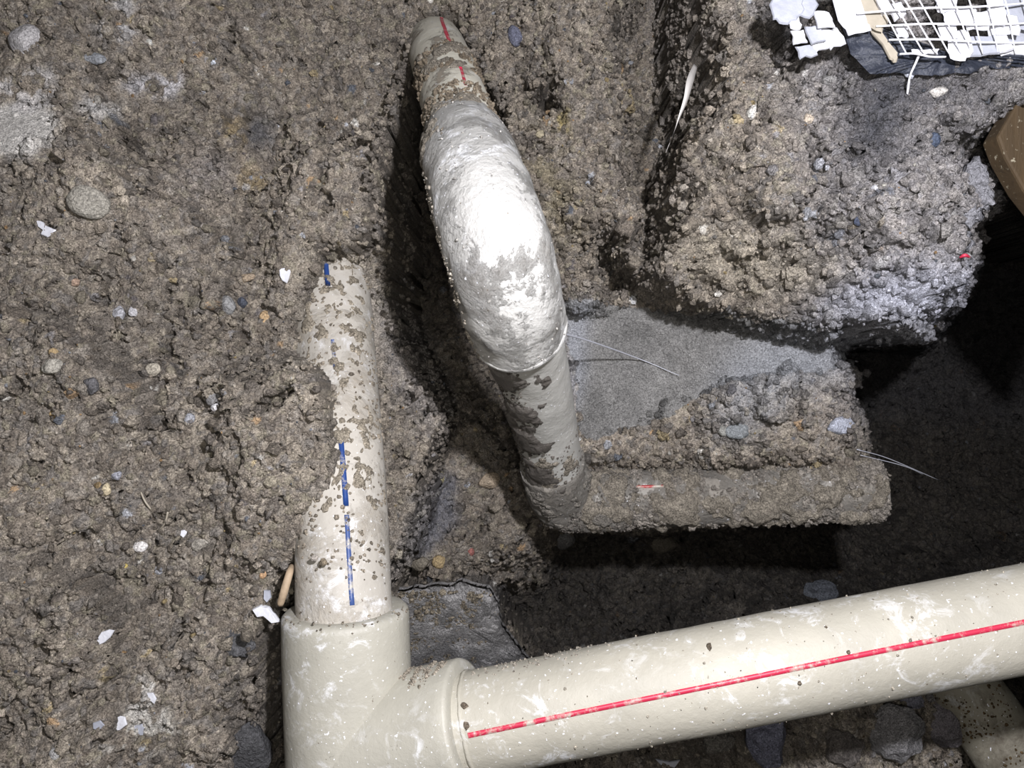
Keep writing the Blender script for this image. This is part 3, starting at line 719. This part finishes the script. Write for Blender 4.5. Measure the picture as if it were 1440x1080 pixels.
# --- elbow and the deep pipe running right
dp = Tube([(800, 702, 0.553, 0.0200), (870, 702, 0.553, 0.0200), (960, 700, 0.548, 0.0200), (1080, 696, 0.540, 0.0200), (1180, 692, 0.532, 0.0200), (1214, 691, 0.529, 0.0200), (1236, 690, 0.528, 0.0200)], 14)
el = Tube([(776, 650, 0.515, 0.0222), (782, 672, 0.530, 0.0228), (787, 692, 0.546, 0.0232), (800, 702, 0.5535, 0.0232), (825, 703, 0.5535, 0.0226), (855, 702, 0.5535, 0.0222), (878, 702, 0.553, 0.0222), (879, 702, 0.553, 0.0200)], 8)
ee = empty('elbow_fitting', P(800, 700, 0.55)); tag(ee, 'mud covered elbow at the foot of the mud streaked pipe', 'pipe fitting')
a = el.mesh('elbow_body', M_DEEP, seg=48, rough=0.0010)
c = el.mud('mud_crumbs', 900, (0.35, 1.0), (-1.7, 1.7), 0.0006, 0.0022, GMUD, None, -0.4, 60)
e_ = el.shell('mud_smear', SOILC, (0.5, 0.99), -1.9, 1.9, 0.0045, -0.15, 60, 4.2)
g2 = el.shell('mud_smear', lin(132, 127, 118), (0.05, 0.8), -1.9, 1.9, 0.005, 0.05, 70, 14.2)
adopt(ee, a, c, e_, g2)
de = empty('deep_pipe', P(1020, 700, 0.55)); tag(de, 'mud covered pipe running right from the elbow along the trench', 'pipe')
a = dp.mesh('pipe_body', M_DEEP, seg=48, rough=0.0012)
sd = 1 if dp.v[30][1] < 0 else -1
b = dp.stripe('stripe', M_REDD, (lambda s: -sd*0.42, 0.22, 0.29), 0.0016, 0.0012)
c = dp.mud('mud_crumbs', 3600, (0.12, 1.0), (-1.6, 1.6), 0.0007, 0.0038, lin(150, 143, 133), None, -0.15, 50)
d_ = dp.shell('mud_smear', SOILC, (0.16, 0.999), -1.9, 1.9, 0.0075, -0.05, 60, 8.2, fade=0.1)
adopt(de, a, b, c, d_)

# --- dim pipe at the bottom right
dm = Tube([(1300, 900, 0.62, 0.027), (1372, 990, 0.60, 0.027), (1420, 1060, 0.585, 0.027), (1480, 1150, 0.57, 0.027)], 10)
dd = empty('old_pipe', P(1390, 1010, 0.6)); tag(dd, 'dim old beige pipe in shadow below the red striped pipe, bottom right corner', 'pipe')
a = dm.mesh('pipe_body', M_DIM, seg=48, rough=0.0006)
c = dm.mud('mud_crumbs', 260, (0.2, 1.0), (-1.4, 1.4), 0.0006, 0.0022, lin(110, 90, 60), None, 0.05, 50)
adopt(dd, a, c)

# ------------------------------------------------------------------ stones, chips, scraps
def rock(name, px, py, w_, h_, color, label, cat='stone', rot=0.0, thick=0.6, lift=0.25, ang=0.35, group=None, seed=None, D_=None, mat=None, lumps=0.0, flat=False):
    """w_,h_ in px of the photograph (turned into metres at its depth)"""
    r = random.Random(seed if seed is not None else hash((px, py)) % 9999)
    d = D_ if D_ else ground(px, py)
    v = IV3 if max(w_, h_) > 22 else IV2; f = IF3 if max(w_, h_) > 22 else IF2
    v = v.copy()
    for _ in range(9):          # facets
        n = np.array([r.gauss(0, 1) for _ in range(3)]); n /= np.linalg.norm(n); k = r.uniform(0.62, 0.9)
        s = v@n; m = s > k; v[m] -= np.outer(s[m]-k, n)*(1-0.15)
    o3 = r.uniform(0, 50)
    if lumps:
        for q in range(len(v)): v[q] *= 1+lumps*mnoise.fractal(Vector(v[q]*2.2)+Vector((o3, 0, 0)), 0.8, 2, 3)
    sx, sy = w_/2/F*d, h_/2/F*d; sz = (sx+sy)/2*thick
    v = v*np.array([sx*1.1, sy*1.1, sz*1.1])
    ca, sa = math.cos(rot), math.sin(rot)
    R = np.array([[ca, -sa, 0], [sa, ca, 0], [0, 0, 1]])
    tx, ty = r.uniform(-ang, ang), r.uniform(-ang, ang)
    Rx = np.array([[1, 0, 0], [0, math.cos(tx), -math.sin(tx)], [0, math.sin(tx), math.cos(tx)]])
    Ry = np.array([[math.cos(ty), 0, math.sin(ty)], [0, 1, 0], [-math.sin(ty), 0, math.cos(ty)]])
    v = v@(Rx@Ry@R).T
    cen = P(px, py, d-sz*lift)
    color = np.asarray(color, float); color = color.mean()+(color-color.mean())*0.68
    col = np.tile(color, (len(v), 1))
    for q in range(len(v)): col[q] *= 1+0.25*mnoise.noise(Vector(v[q])*300+Vector((o3, 1, 2)))
    o = mesh_np(name, v, f, mat or M_STONE, None, not flat, col)
    o.location = cen; tag(o, label, cat, group); return o

def chip(name, px, py, outline, thick, label, mat, cat='flake', tilt=(0.15, 0.1), lift=0.0015, D_=None, parent=None):
    """thin real fragment with an irregular outline (px offsets), bevel-ish rim and thickness (m)"""
    d = (D_ if D_ else ground(px, py)-lift)
    n = len(outline); k = d/F
    V = []
    for zz, s in ((-thick/2, 0.92), (0.0, 1.0), (thick/2, 0.9)):
        for x, y in outline: V.append((x*k*s, -y*k*s, zz+tilt[0]*x*k+tilt[1]*y*k))
    F_ = [tuple(range(n))[::-1], tuple(range(2*n, 3*n))]
    for L in (0, n):
        for i in range(n):
            a, b = L+i, L+(i+1) % n; F_.append((a, b, b+n, a+n))
    o = mesh_py(name, V, F_, mat, None, False)
    o.location = P(px, py, d)
    if label: tag(o, label, cat)
    return o

WG = lin(176, 174, 172); TN = lin(160, 152, 134)
rock('stone', 38, 58, 46, 42, lin(180, 176, 174), 'pale grey broken stone near the top left corner', rot=0.6, thick=0.8, lift=0.4)
rock('stone', 124, 283, 56, 46, lin(150, 144, 128), 'rounded tan grey stone above the bright white flake', rot=-0.4, thick=0.7, lift=0.3)
rock('pebble', 198, 768, 22, 17, lin(215, 210, 204), 'smooth oval white pebble on the lower left bank', 'pebble', lift=0.6, ang=0.1)
rock('stone', 73, 515, 28, 22, lin(156, 150, 134), 'small tan stone left of the dark grey stone on the left bank', rot=0.2)
rock('stone', 127, 542, 24, 26, lin(92, 90, 92), 'dark grey stone in the middle of the left bank')
rock('stone', 320, 428, 24, 28, lin(142, 142, 140), 'grey pebble left of the dark little stone beside the buried pipe')
rock('stone', 341, 426, 17, 17, lin(66, 72, 86), 'dark blue grey little stone beside the grey pebble near the buried pipe')
rock('stone', 372, 446, 14, 20, lin(186, 150, 92), 'orange brown little stone left of the buried pipe', 'pebble')
rock('stone', 347, 391, 26, 13, lin(170, 146, 112), 'tan oblong stone just above the orange brown one', rot=0.2)
rock('stone', 149, 688, 17, 18, lin(196, 178, 132), 'cream yellow pebble on the left bank', 'pebble')
rock('stone', 138, 683, 13, 13, lin(150, 122, 66), 'ochre pebble touching the cream yellow pebble', 'pebble')
rock('stone', 163, 668, 18, 16, lin(138, 140, 150), 'bluish grey pebble above the cream yellow pebble', 'pebble')
rock('stone', 74, 584, 12, 12, lin(176, 146, 86), 'ochre pebble below the dark grey stone', 'pebble')
rock('stone', 105, 397, 15, 12, lin(160, 128, 100), 'reddish tan pebble high on the left bank', 'pebble')
rock('stone', 75, 495, 14, 12, lin(160, 132, 76), 'mustard pebble just above the small tan stone', 'pebble')
rock('stone', 168, 441, 22, 22, lin(170, 170, 176), 'pale bluish white lump among crumbs on the upper left bank')
rock('stone', 188, 438, 16, 15, lin(190, 188, 190), 'whitish pebble right of the pale bluish white lump', 'pebble')
rock('stone', 215, 520, 22, 20, lin(166, 156, 134), 'pale tan stone in the middle left bank')
rock('stone', 300, 560, 26, 20, lin(124, 122, 120), 'flat grey stone left of the long fissure', thick=0.4)
rock('stone', 302, 573, 12, 12, lin(206, 204, 204), 'tiny white pebble under the flat grey stone', 'pebble')
rock('stone', 266, 589, 16, 18, lin(150, 152, 158), 'light grey pebble left of the tiny white one', 'pebble')
rock('stone', 280, 766, 28, 18, lin(158, 150, 134), 'tan oblong stone right of the smooth white pebble', rot=0.2)
rock('stone', 224, 802, 16, 14, lin(160, 162, 168), 'blue grey pebble below the smooth white pebble', 'pebble')
rock('stone', 176, 796, 8, 7, lin(196, 170, 50), 'tiny bright yellow pebble on the lower left bank', 'pebble')
rock('stone', 369, 808, 11, 11, lin(180, 136, 80), 'orange pebble left of the dry twig', 'pebble')
rock('stone', 105, 927, 16, 15, lin(140, 130, 118), 'round brown pebble in the lower left corner area', 'pebble')
rock('stone', 78, 1060, 20, 18, lin(160, 158, 154), 'pale grey pebble at the bottom left corner', 'pebble')
rock('stone', 300, 86, 17, 13, lin(196, 204, 214), 'small pale blue chip near the top of the left bank', 'pebble')
rock('stone', 130, 82, 34, 18, lin(128, 132, 136), 'smooth blue grey stone right of the pale broken stone', thick=0.4)
rock('stone', 335, 905, 46, 40, lin(82, 82, 84), 'dark lump of earth left of the tee', 'clod', lumps=0.3, lift=0.1)
rock('clod', 350, 1055, 60, 80, lin(74, 74, 76), 'dark charcoal lump beside the tee at the bottom edge', 'clod', lumps=0.25, lift=0.1)
rock('stone', 442, 785, 12, 9, lin(170, 160, 146), 'small pale crumb resting on the pipe collar above the tee', 'pebble', D_=0.383)
rock('stone', 455, 791, 11, 12, lin(128, 112, 84), 'brown mud blob on the chalky pipe above the tee', 'pebble', D_=0.383)
rock('stone', 688, 676, 30, 22, lin(170, 148, 116), 'tan angular stone on the trench bottom left of the elbow', thick=0.6, lift=0.5, rot=0.3)
rock('stone', 588, 792, 32, 20, lin(122, 112, 92), 'brown stone in the gap above the ledge right of the buried pipe', thick=0.8, lift=0.4)
rock('stone', 618, 790, 20, 18, lin(178, 150, 90), 'yellow brown stone beside the gap above the ledge', thick=0.8, lift=0.5)
rock('stone', 662, 776, 10, 12, lin(170, 90, 76), 'small brick red pebble on the trench bottom', 'pebble', lift=0.6)
rock('stone', 620, 672, 10, 18, lin(150, 140, 90), 'mossy yellow pebble at the foot of the left bank', 'pebble', lift=0.6)
rock('stone', 1038, 607, 34, 22, lin(128, 134, 136), 'grey green pebble on the clay face among crumbs', thick=0.5, lift=0.5)
rock('stone', 1018, 606, 22, 16, lin(150, 150, 140), 'pale pebble left of the grey green pebble on the clay face', 'pebble', lift=0.5)
rock('stone', 1184, 598, 46, 26, lin(166, 172, 188), 'pale blue angular stone at the right end of the clay face', thick=0.5, lift=0.5, rot=0.3)
rock('stone', 935, 765, 40, 26, lin(96, 88, 72), 'brown stone in shadow below the deep pipe', lift=0.4)
rock('stone', 788, 757, 36, 32, lin(104, 102, 100), 'grey clod under the elbow', 'clod', lumps=0.2, lift=0.4)
for x, y, w_, h_, c_, l_, rt in [(1080, 1040, 60, 80, (88, 90, 108), 'bluish grey block below the red striped pipe', 0.2), (1255, 1032, 66, 92, (104, 102, 102), 'large grey angular block below the red striped pipe', -0.1),
                                 (1322, 1015, 56, 62, (106, 100, 104), 'mauve grey stone right of the large angular block', -0.3), (1280, 985, 36, 22, (92, 92, 104), 'small slate stone just under the red striped pipe', 0.2),
                                 (1145, 985, 44, 30, (76, 72, 66), 'brown clod under the red striped pipe left of the angular block', 0), (1185, 1050, 54, 46, (80, 74, 68), 'crumbly brown clod between the bluish and the angular block', 0),
                                 (1010, 1045, 44, 34, (84, 80, 72), 'grey brown stone left of the bluish block', 0.3), (1385, 1070, 60, 30, (116, 96, 66), 'rusty brown stone at the bottom edge under the old pipe', 0.1),
                                 (1155, 832, 46, 28, (70, 74, 80), 'dark slate stone above the red striped pipe', 0.1)]:
    rock('stone', x, y, w_, h_, lin(*c_)*2.4, l_, rot=rt, thick=0.9, lift=0.45, lumps=0.22, mat=M_SOIL, flat=True)
rock('stone', 1312, 197, 20, 20, lin(66, 82, 108), 'dark blue pebble in the right soil lump', 'pebble', lift=0.3)
rock('stone', 1232, 264, 16, 14, lin(176, 176, 180), 'pale pebble in the middle of the right soil lump', 'pebble', lift=0.2)
rock('stone', 1207, 311, 12, 14, lin(56, 66, 90), 'navy pebble lower in the right soil lump', 'pebble', lift=0.3)
rock('stone', 1320, 130, 24, 14, lin(196, 190, 180), 'cream pebble near the net on the right soil lump', 'pebble', lift=0.3)
rock('stone', 1137, 166, 14, 16, lin(184, 166, 140), 'tan pebble in the top of the right soil lump', 'pebble', lift=0.3)
rock('clod', 1325, 185, 34, 30, lin(112, 108, 104), 'round clod over a dark hole in the right soil lump', 'clod', lumps=0.3, lift=0.5)
rock('stone', 828, 258, 12, 10, lin(150, 154, 160), 'little grey blue pebble right of the coupling', 'pebble', lift=0.3)
rock('stone', 762, 190, 18, 14, lin(172, 158, 120), 'sandy yellow pebble right of the coupling top', 'pebble', lift=0.3)
rock('stone', 725, 52, 18, 34, lin(96, 100, 122), 'slate blue streaked stone right of the upper pipe', 'pebble', lift=0.2, rot=0.3)
# hanging clods of the right lump edge
for k, (x, y, w_, h_) in enumerate([(1372, 250, 34, 44), (1385, 280, 26, 34), (1362, 300, 34, 36), (1350, 340, 30, 34)]):
    rock('clod', x, y, w_, h_, lin(128, 128, 134), ['topmost crumbly clod hanging off the right lump above the dark cavity', 'outermost crumbly clod pointing at the brown board', 'middle crumbly clod on the right lump edge', 'lowest of the crumbly clods on the right lump edge'][k],
         'clod', lumps=0.45, thick=0.9, lift=0.0, D_=0.402)

def sheet(name, outline, Df, thick, amp, noise_sc, seed, mat, color=None, rings=14, per=10):
    n = len(outline); ctr = (sum(p[0] for p in outline)/n, sum(p[1] for p in outline)/n); loop = []
    for i in range(n):
        a_, b_ = outline[i], outline[(i+1) % n]
        loop += [(a_[0]+(b_[0]-a_[0])*k/per, a_[1]+(b_[1]-a_[1])*k/per) for k in range(per)]
    m = len(loop); V = []; F_ = []; c_ = []
    for side in (1, -1):
        base = len(V)
        for r_ in range(rings+1):
            q = r_/rings
            for x, y in loop:
                xx = ctr[0]+(x-ctr[0])*q; yy = ctr[1]+(y-ctr[1])*q
                nn = mnoise.fractal(Vector((xx*noise_sc, yy*noise_sc, seed)), 0.7, 2, 5); e = 1 if q < 0.98 else 0.55
                V.append(P(xx+nn*4*q, yy+nn*4*q, Df(xx, yy)-nn*amp)+Vector((0, 0, side*thick/2*e)))
                c_.append((color if color is not None else np.ones(3))*(1+0.5*mnoise.noise(Vector((xx*.05, yy*.05, 7)))))
        for r_ in range(rings):
            for k in range(m):
                a_ = base+r_*m+k; b_ = base+r_*m+(k+1) % m
                F_.append((a_, b_, b_+m, a_+m) if side < 0 else (a_+m, b_+m, b_, a_))
    last = rings*m
    for k in range(m): F_.append((last+k, last+(k+1) % m, last+(rings+1)*m+(k+1) % m, last+(rings+1)*m+k))
    return mesh_np(name, np.array([tuple(v) for v in V]), np.array(F_), mat, None, True, np.array(c_))
def slab():
    Df = lambda x, y: 0.548+max(0, (y-838))*0.00062+max(0, x-690)*0.0004
    o = sheet('concrete_slab', [(554, 832), (575, 825), (612, 823), (650, 817), (690, 827), (700, 846), (706, 876), (724, 902), (750, 934), (650, 960), (556, 960)], Df, 0.022, 0.004, 0.05, 3, M_SOIL, lin(172, 170, 168))
    tag(o, 'broken grey concrete slab sloping into the shadow right of the tee', 'slab')
    rg = np.random.default_rng(4); cen = []
    for _ in range(1700):
        x = rg.uniform(560, 672) if rg.random() < .8 else rg.uniform(560, 700); y = 832+100*rg.random()**1.0
        if mnoise.noise(Vector((x*.04, y*.04, 2))) < -0.15: continue
        cen.append(P(x, y, Df(x, y)-0.0135))
    n = len(cen)
    crumbs('soil_crumbs', np.array(cen), 0.0007*(1+((4.2**-2)-1)*rg.random(n))**-0.5, np.tile(lin(146, 136, 118), (n, 1))*rg.uniform(0.5, 1.4, (n, 1)), 'brown crumbs lying on the broken concrete slab', 'crumbs')
slab()
# white flakes and chips
chip('flake', 64, 320, [(-16, -13), (-4, -8), (0, -3), (17, 4), (12, 11), (4, 14), (-6, 10), (-3, 4), (-12, -2)], 0.0012, 'bright white pointed flake on the upper left bank', M_WHITE)
chip('flake', 148, 894, [(-13, 6), (-6, -5), (6, -9), (14, -8), (8, 2), (0, 9), (-8, 13)], 0.0012, 'white leaf shaped chip on the lower left bank', M_WHITE)
chip('flake', 401, 386, [(-9, -9), (5, -10), (8, -4), (6, 6), (3, 13), (-4, 9), (-8, 2)], 0.0014, 'white chip beside the top of the buried pipe', M_WHITE)
chip('flake', 257, 750, [(-8, -3), (2, -5), (7, -2), (2, 6), (-3, 3)], 0.001, 'small white chip above and right of the smooth white pebble', M_WHITE)
chip('flake', 213, 979, [(-7, -4), (2, -5), (8, 3), (5, 10), (-3, 4)], 0.001, 'small white crumb of plaster near the bottom left', M_WHITE)
chip('flake', 138, 1019, [(-8, -2), (3, -6), (10, 0), (2, 8), (-7, 6)], 0.001, 'small pale plaster chip at the bottom left', M_DINGY)
chip('flake', 940, 1075, [(-18, -6), (2, -4), (16, -7), (8, 4), (-4, 8)], 0.002, 'small grey white chip at the bottom edge under the red striped pipe', M_DINGY)
chip('flake', 168, 1018, [(-18, 0), (-8, -12), (8, -10), (12, 0), (2, 8), (-10, 10)], 0.0016, 'white plaster crumb on the pale stain at the bottom left', M_WHITE)
chip('flake', 196, 1030, [(-10, -8), (4, -12), (14, -4), (8, 8), (-8, 8)], 0.0016, 'cream plaster crumb touching the pale stain at the bottom left', M_DINGY)
chip('flake', 372, 861, [(-18, -4), (-6, -10), (6, -8), (12, -2), (24, 12), (14, 14), (0, 4), (-10, 6)], 0.004, 'white plaster splash beside the rim of the tee', M_WHITE, lift=0.003)
chip('flake', 376, 838, [(-5, -8), (4, -8), (6, 2), (0, 9), (-5, 4)], 0.002, 'pale plaster blob between the twig and the soil', M_DINGY)

def strand(name, pts, r, mat, seg=6, parent=None, label=None, cat=None, sub=6, group=None):
    t = Tube([(x, y, d, rr) for (x, y, d), rr in zip(pts, r if isinstance(r, list) else [r]*len(pts))], sub)
    o = t.mesh(name, mat, None, seg=seg)
    if label: tag(o, label, cat, group)
    return o
g_ = ground
strand('twig', [(394, 850, 0.395), (400, 830, 0.392), (407, 806, 0.394), (410, 796, 0.405)], [0.0018, 0.0021, 0.0019, 0.0013], M_TWIG, 10, label='short dry twig leaning on soil left of the chalky pipe', cat='twig')
strand('grass_stem', [(236, 720, g_(236, 720)-.002), (232, 735, g_(232, 735)-.003), (224, 746, g_(224, 746)-.002)], 0.0005, M_TAN, label='short dry straw left of the small white chip', cat='straw')
strand('grass_stem', [(198, 692, g_(198, 692)-.002), (204, 705, g_(204, 705)-.003), (212, 716, g_(212, 716)-.002)], 0.0005, M_TAN, label='dry straw right of the cream yellow pebble', cat='straw')
strand('silk_thread', [(772, 464, 0.40), (830, 480, 0.47), (900, 505, 0.532), (955, 528, 0.532)], [0.0006, 0.0006, 0.0004, 0.0002], M_SILK, label='pale root fibre stretched from the coupling over the clay face', cat='fibre')
strand('silk_thread', [(1205, 632, 0.52), (1250, 645, 0.54), (1322, 676, 0.57)], [0.0003, 0.0003, 0.0002], M_SILK, label='fine web thread crossing the dark cavity, lower one', cat='thread')
strand('silk_thread', [(1210, 640, 0.52), (1270, 655, 0.54), (1300, 668, 0.56)], [0.0002, 0.0003, 0.0002], M_SILK, label='fine web thread crossing the dark cavity, upper one', cat='thread')
strand('red_scrap', [(1350, 362, 0.388), (1357, 359, 0.386), (1364, 362, 0.388)], [0.0006, 0.0010, 0.0005], M_RED, label='tiny red plastic scrap on the outer edge of the right soil lump', cat='scrap')
# curled plastic strip
def ribbon(name, pts, widths, thick, mat, label, cat):
    q = spline([(*P(x, y, d), w_) for (x, y, d), w_ in zip(pts, widths)], 8)
    c = q[:, :3]; t = np.gradient(c, axis=0); V = []; F_ = []
    for i in range(len(c)):
        s = np.cross(t[i], (0, 0, 1)); s /= np.linalg.norm(s); s = s*math.cos(0.5+i*0.03)+np.array([0, 0, math.sin(0.5+i*0.03)])
        for a_, b_ in ((-1, -1), (1, -1), (1, 1), (-1, 1)): V.append(c[i]+s*a_*q[i, 3]/2+np.array([0, 0, thick/2*b_]))
    for i in range(len(c)-1):
        for k in range(4): a_ = i*4+k; b_ = i*4+(k+1) % 4; F_.append((a_, b_, b_+4, a_+4))
    F_ += [(3, 2, 1, 0), tuple(len(V)-4+k for k in range(4))]
    o = mesh_py(name, V, F_, mat); tag(o, label, cat); return o
ribbon('plastic_strip', [(978, 92, 0.455), (970, 115, 0.437), (964, 140, 0.43), (955, 165, 0.43), (948, 185, 0.432), (936, 215, 0.44)], [0.003, 0.006, 0.0055, 0.004, 0.0035, 0.001], 0.0005, M_FILM,
       'curled pale plastic strip hanging in the dark crevice', 'strip')

# ------------------------------------------------------------------ net with plaster scraps, top right, on black membrane
net = empty('plaster_net', P(1250, 50, 0.385)); tag(net, 'white plastic reinforcing net with broken plaster scraps on the top right soil lump', 'net')
kids = []
def nd(x, y): return 0.380-0.004*math.sin(x*0.02)-0.004*math.cos(y*0.03)
def nst(p, r=0.00035):
    o = strand('net_strand', [(x, y, nd(x, y)-off) for x, y, off in p], r, M_NET, 6, sub=4); kids.append(o)
for i, (x0, x1) in enumerate([(1225, 1275), (1244, 1300), (1262, 1318), (1283, 1335), (1310, 1352), (1336, 1367), (1360, 1382), (1386, 1404), (1412, 1428), (1438, 1452)]):
    nst([(x0-8, -30, 0.001), (x0+(x1-x0)*.35, 15, 0.0012), (x0+(x1-x0)*.7, 48, 0.001), (x1, 76, 0.0)])
for y0, y1, xs, xe in [(-8, -14, 1180, 1460), (19, 3, 1205, 1460), (37, 32, 1232, 1460), (56, 60, 1250, 1460), (76, 80, 1265, 1330)]:
    nst([(xs, y0, 0.0), (xs+(xe-xs)*.33, y0+(y1-y0)*.33-2, 0.0012), (xs+(xe-xs)*.66, y0+(y1-y0)*.66+1, 0.001), (xe, y1, 0.0)], 0.0005)
def pl(px, py, out, th=0.0014, mat=None, dd_=0.0, tilt=(0.08, 0.06)):
    th = min(th, 0.0018); r_ = random.Random(int(px*7+py)); oo = []
    for (xa, ya), (xb, yb) in zip(out, out[1:]+out[:1]):
        oo += [(xa, ya), (xa+(xb-xa)*.35+r_.uniform(-2, 2), ya+(yb-ya)*.35+r_.uniform(-2, 2)), (xa+(xb-xa)*.7+r_.uniform(-2.5, 2.5), ya+(yb-ya)*.7+r_.uniform(-2.5, 2.5))]
    out = [(x*1.12, y*1.12) for x, y in oo]
    o = chip('plaster_scrap', px, py, out, th, None, mat or M_WHITE, D_=nd(px, py)+0.003+dd_, tilt=tilt); kids.append(o); return o
pl(1098, 15, [(-14, -8), (0, -30), (28, -32), (30, 0), (20, 14), (2, 18), (-10, 12)], 0.004, M_DINGY, 0.008)
pl(1124, 12, [(-10, -30), (14, -34), (24, -4), (12, 14), (-8, 10)], 0.003, M_DINGY, 0.006)
pl(1125, 33, [(-14, -4), (-2, -8), (0, 8), (-12, 6)], 0.003, None, 0.004)
pl(1124, 52, [(-11, -8), (5, -9), (10, 8), (-8, 10)], 0.003, None, 0.004); pl(1145, 50, [(-12, -12), (7, -13), (14, 8), (-4, 12)], 0.003, M_DINGY, 0.004)
pl(1152, 27, [(-8, -10), (12, -8), (20, 12), (-2, 12)], 0.003, None, 0.003); pl(1168, 58, [(-13, -16), (8, -18), (19, 4), (0, 12)], 0.003, None, 0.004)
pl(1134, 74, [(-14, -8), (4, -10), (14, 4), (-8, 9)], 0.003, M_DINGY, 0.004); pl(1150, 68, [(-8, -8), (14, -10), (20, -2), (-4, 8)], 0.003, None, 0.005)
pl(1190, 20, [(-22, -50), (14, -50), (22, -20), (30, 22), (2, 28), (-10, 8)], 0.0035, None, 0.0); pl(1214, 5, [(-12, -40), (10, -40), (30, 20), (22, 38), (4, 30)], 0.003, M_TAN, 0.001)
pl(1248, 62, [(-26, -32), (-16, -34), (12, 14), (10, 24), (2, 20)], 0.003, M_TAN, 0.0)
pl(1348, 24, [(-18, -10), (20, -12), (22, 0), (18, 12), (-16, 10)], 0.002); pl(1352, 62, [(-16, -18), (8, -18), (14, 12), (4, 22), (-14, 18)], 0.003)
pl(1382, 62, [(-22, -10), (14, -12), (20, 14), (-16, 16)], 0.003, M_DINGY, 0.001); pl(1405, 55, [(-14, -18), (4, -20), (18, 14), (-6, 20)], 0.003)
pl(1396, 20, [(-8, -30), (14, -30), (14, 16), (-6, 16)], 0.003); pl(1428, 15, [(-20, -40), (30, -40), (30, 30), (-14, 20)], 0.0025, M_DINGY, 0.003)
pl(1438, 55, [(-26, -14), (20, -16), (20, 20), (-16, 22)], 0.0025, M_DINGY, 0.004); pl(1360, -12, [(-30, -14), (30, -16), (30, 8), (-28, 10)], 0.002)
pl(1236, 12, [(-10, -30), (10, -30), (16, 4), (4, 10)], 0.002); pl(1305, 72, [(-20, -3), (14, -2), (12, 5), (-18, 3)], 0.0015)
for q_ in [(1256, 20, [(-10, -14), (10, -16), (16, 0), (2, 10)]), (1332, 44, [(-12, -10), (10, -12), (14, 10), (-8, 12)]), (1376, 30, [(-16, -12), (14, -14), (12, 12), (-14, 12)]),
           (1330, 8, [(-14, -10), (16, -14), (14, 8), (-10, 8)]), (1412, 36, [(-14, -14), (16, -12), (18, 14), (-10, 12)]), (1424, 70, [(-16, -8), (20, -10), (22, 8), (-14, 8)]), (1268, 44, [(-8, -8), (8, -6), (8, 8), (-6, 8)])]:
    pl(q_[0], q_[1], q_[2], 0.0016)
kids.append(strand('loose_strand', [(1294, 74, nd(1294, 74)), (1287, 90, 0.385), (1280, 106, 0.388), (1277, 124, 0.392), (1275, 138, 0.396)], [0.0007, 0.0006, 0.0005, 0.0006, 0.0004], M_NET))
kids.append(chip('plaster_scrap', 1280, 98, [(-14, -6), (4, -16), (10, 0), (2, 14), (-6, 10)], 0.002, None, M_DINGY, D_=0.392))
adopt(net, *kids)

def membrane(cx_, cy_, outline, D_, seed, label):
    """thick torn sheet: fan-subdivided, crumpled, with its own thickness"""
    pts = []; n = len(outline)
    ctr = (sum(p[0] for p in outline)/n, sum(p[1] for p in outline)/n)
    rings = 7; per = 10*n; V = []; F_ = []
    loop = []
    for i in range(n):
        a_, b_ = outline[i], outline[(i+1) % n]
        for k in range(10): loop.append((a_[0]+(b_[0]-a_[0])*k/10, a_[1]+(b_[1]-a_[1])*k/10))
    for side in (1, -1):
        base = len(V)
        for r_ in range(rings+1):
            s = r_/rings
            for x, y in loop:
                xx = ctr[0]+(x-ctr[0])*s; yy = ctr[1]+(y-ctr[1])*s
                nn = mnoise.fractal(Vector((xx*0.04, yy*0.04, seed)), 0.7, 2, 4)
                e = 1 if s < 0.99 else 0
                V.append(P(xx+nn*4*s, yy+nn*5*s, D_-nn*0.006)+Vector((0, 0, side*0.0018*e)))
        for r_ in range(rings):
            for k in range(per):
                a_ = base+r_*per+k; b_ = base+r_*per+(k+1) % per
                q = (a_, b_, b_+per, a_+per); F_.append(q if side < 0 else q[::-1])
    o = mesh_py('membrane', V, F_, M_TAR); tag(o, label, 'membrane'); return o
membrane(0, 0, [(1184, 36), (1222, 34), (1252, 62), (1300, 74), (1370, 72), (1445, 66), (1510, 60), (1510, 88), (1445, 94), (1380, 98), (1320, 106), (1270, 104), (1222, 102), (1196, 76)], 0.390, 3.0, 'black torn membrane lying under the white net')

# ------------------------------------------------------------------ brown board at the right edge
def board():
    pts = [(1445, 118), (1412, 176), (1403, 192), (1414, 222), (1440, 268), (1560, 420), (1640, 200)]
    n = len(pts); V = []
    for zz in (0.0, 0.014):
        for x, y in pts: V.append(P(x, y, 0.40+ (x-1400)*0.00004)-Vector((0, 0, zz)))
    F_ = [tuple(range(n))[::-1], tuple(range(n, 2*n))]+[(i, (i+1) % n, (i+1) % n+n, i+n) for i in range(n)]
    o = mesh_py('board', V, F_, M_WOOD, None, False)
    m = o.modifiers.new('bevel', 'BEVEL'); m.width = 0.0015; m.segments = 2; m.limit_method = 'ANGLE'
    tag(o, 'brown pointed wooden board at the right edge above the dark cavity', 'board')
board()
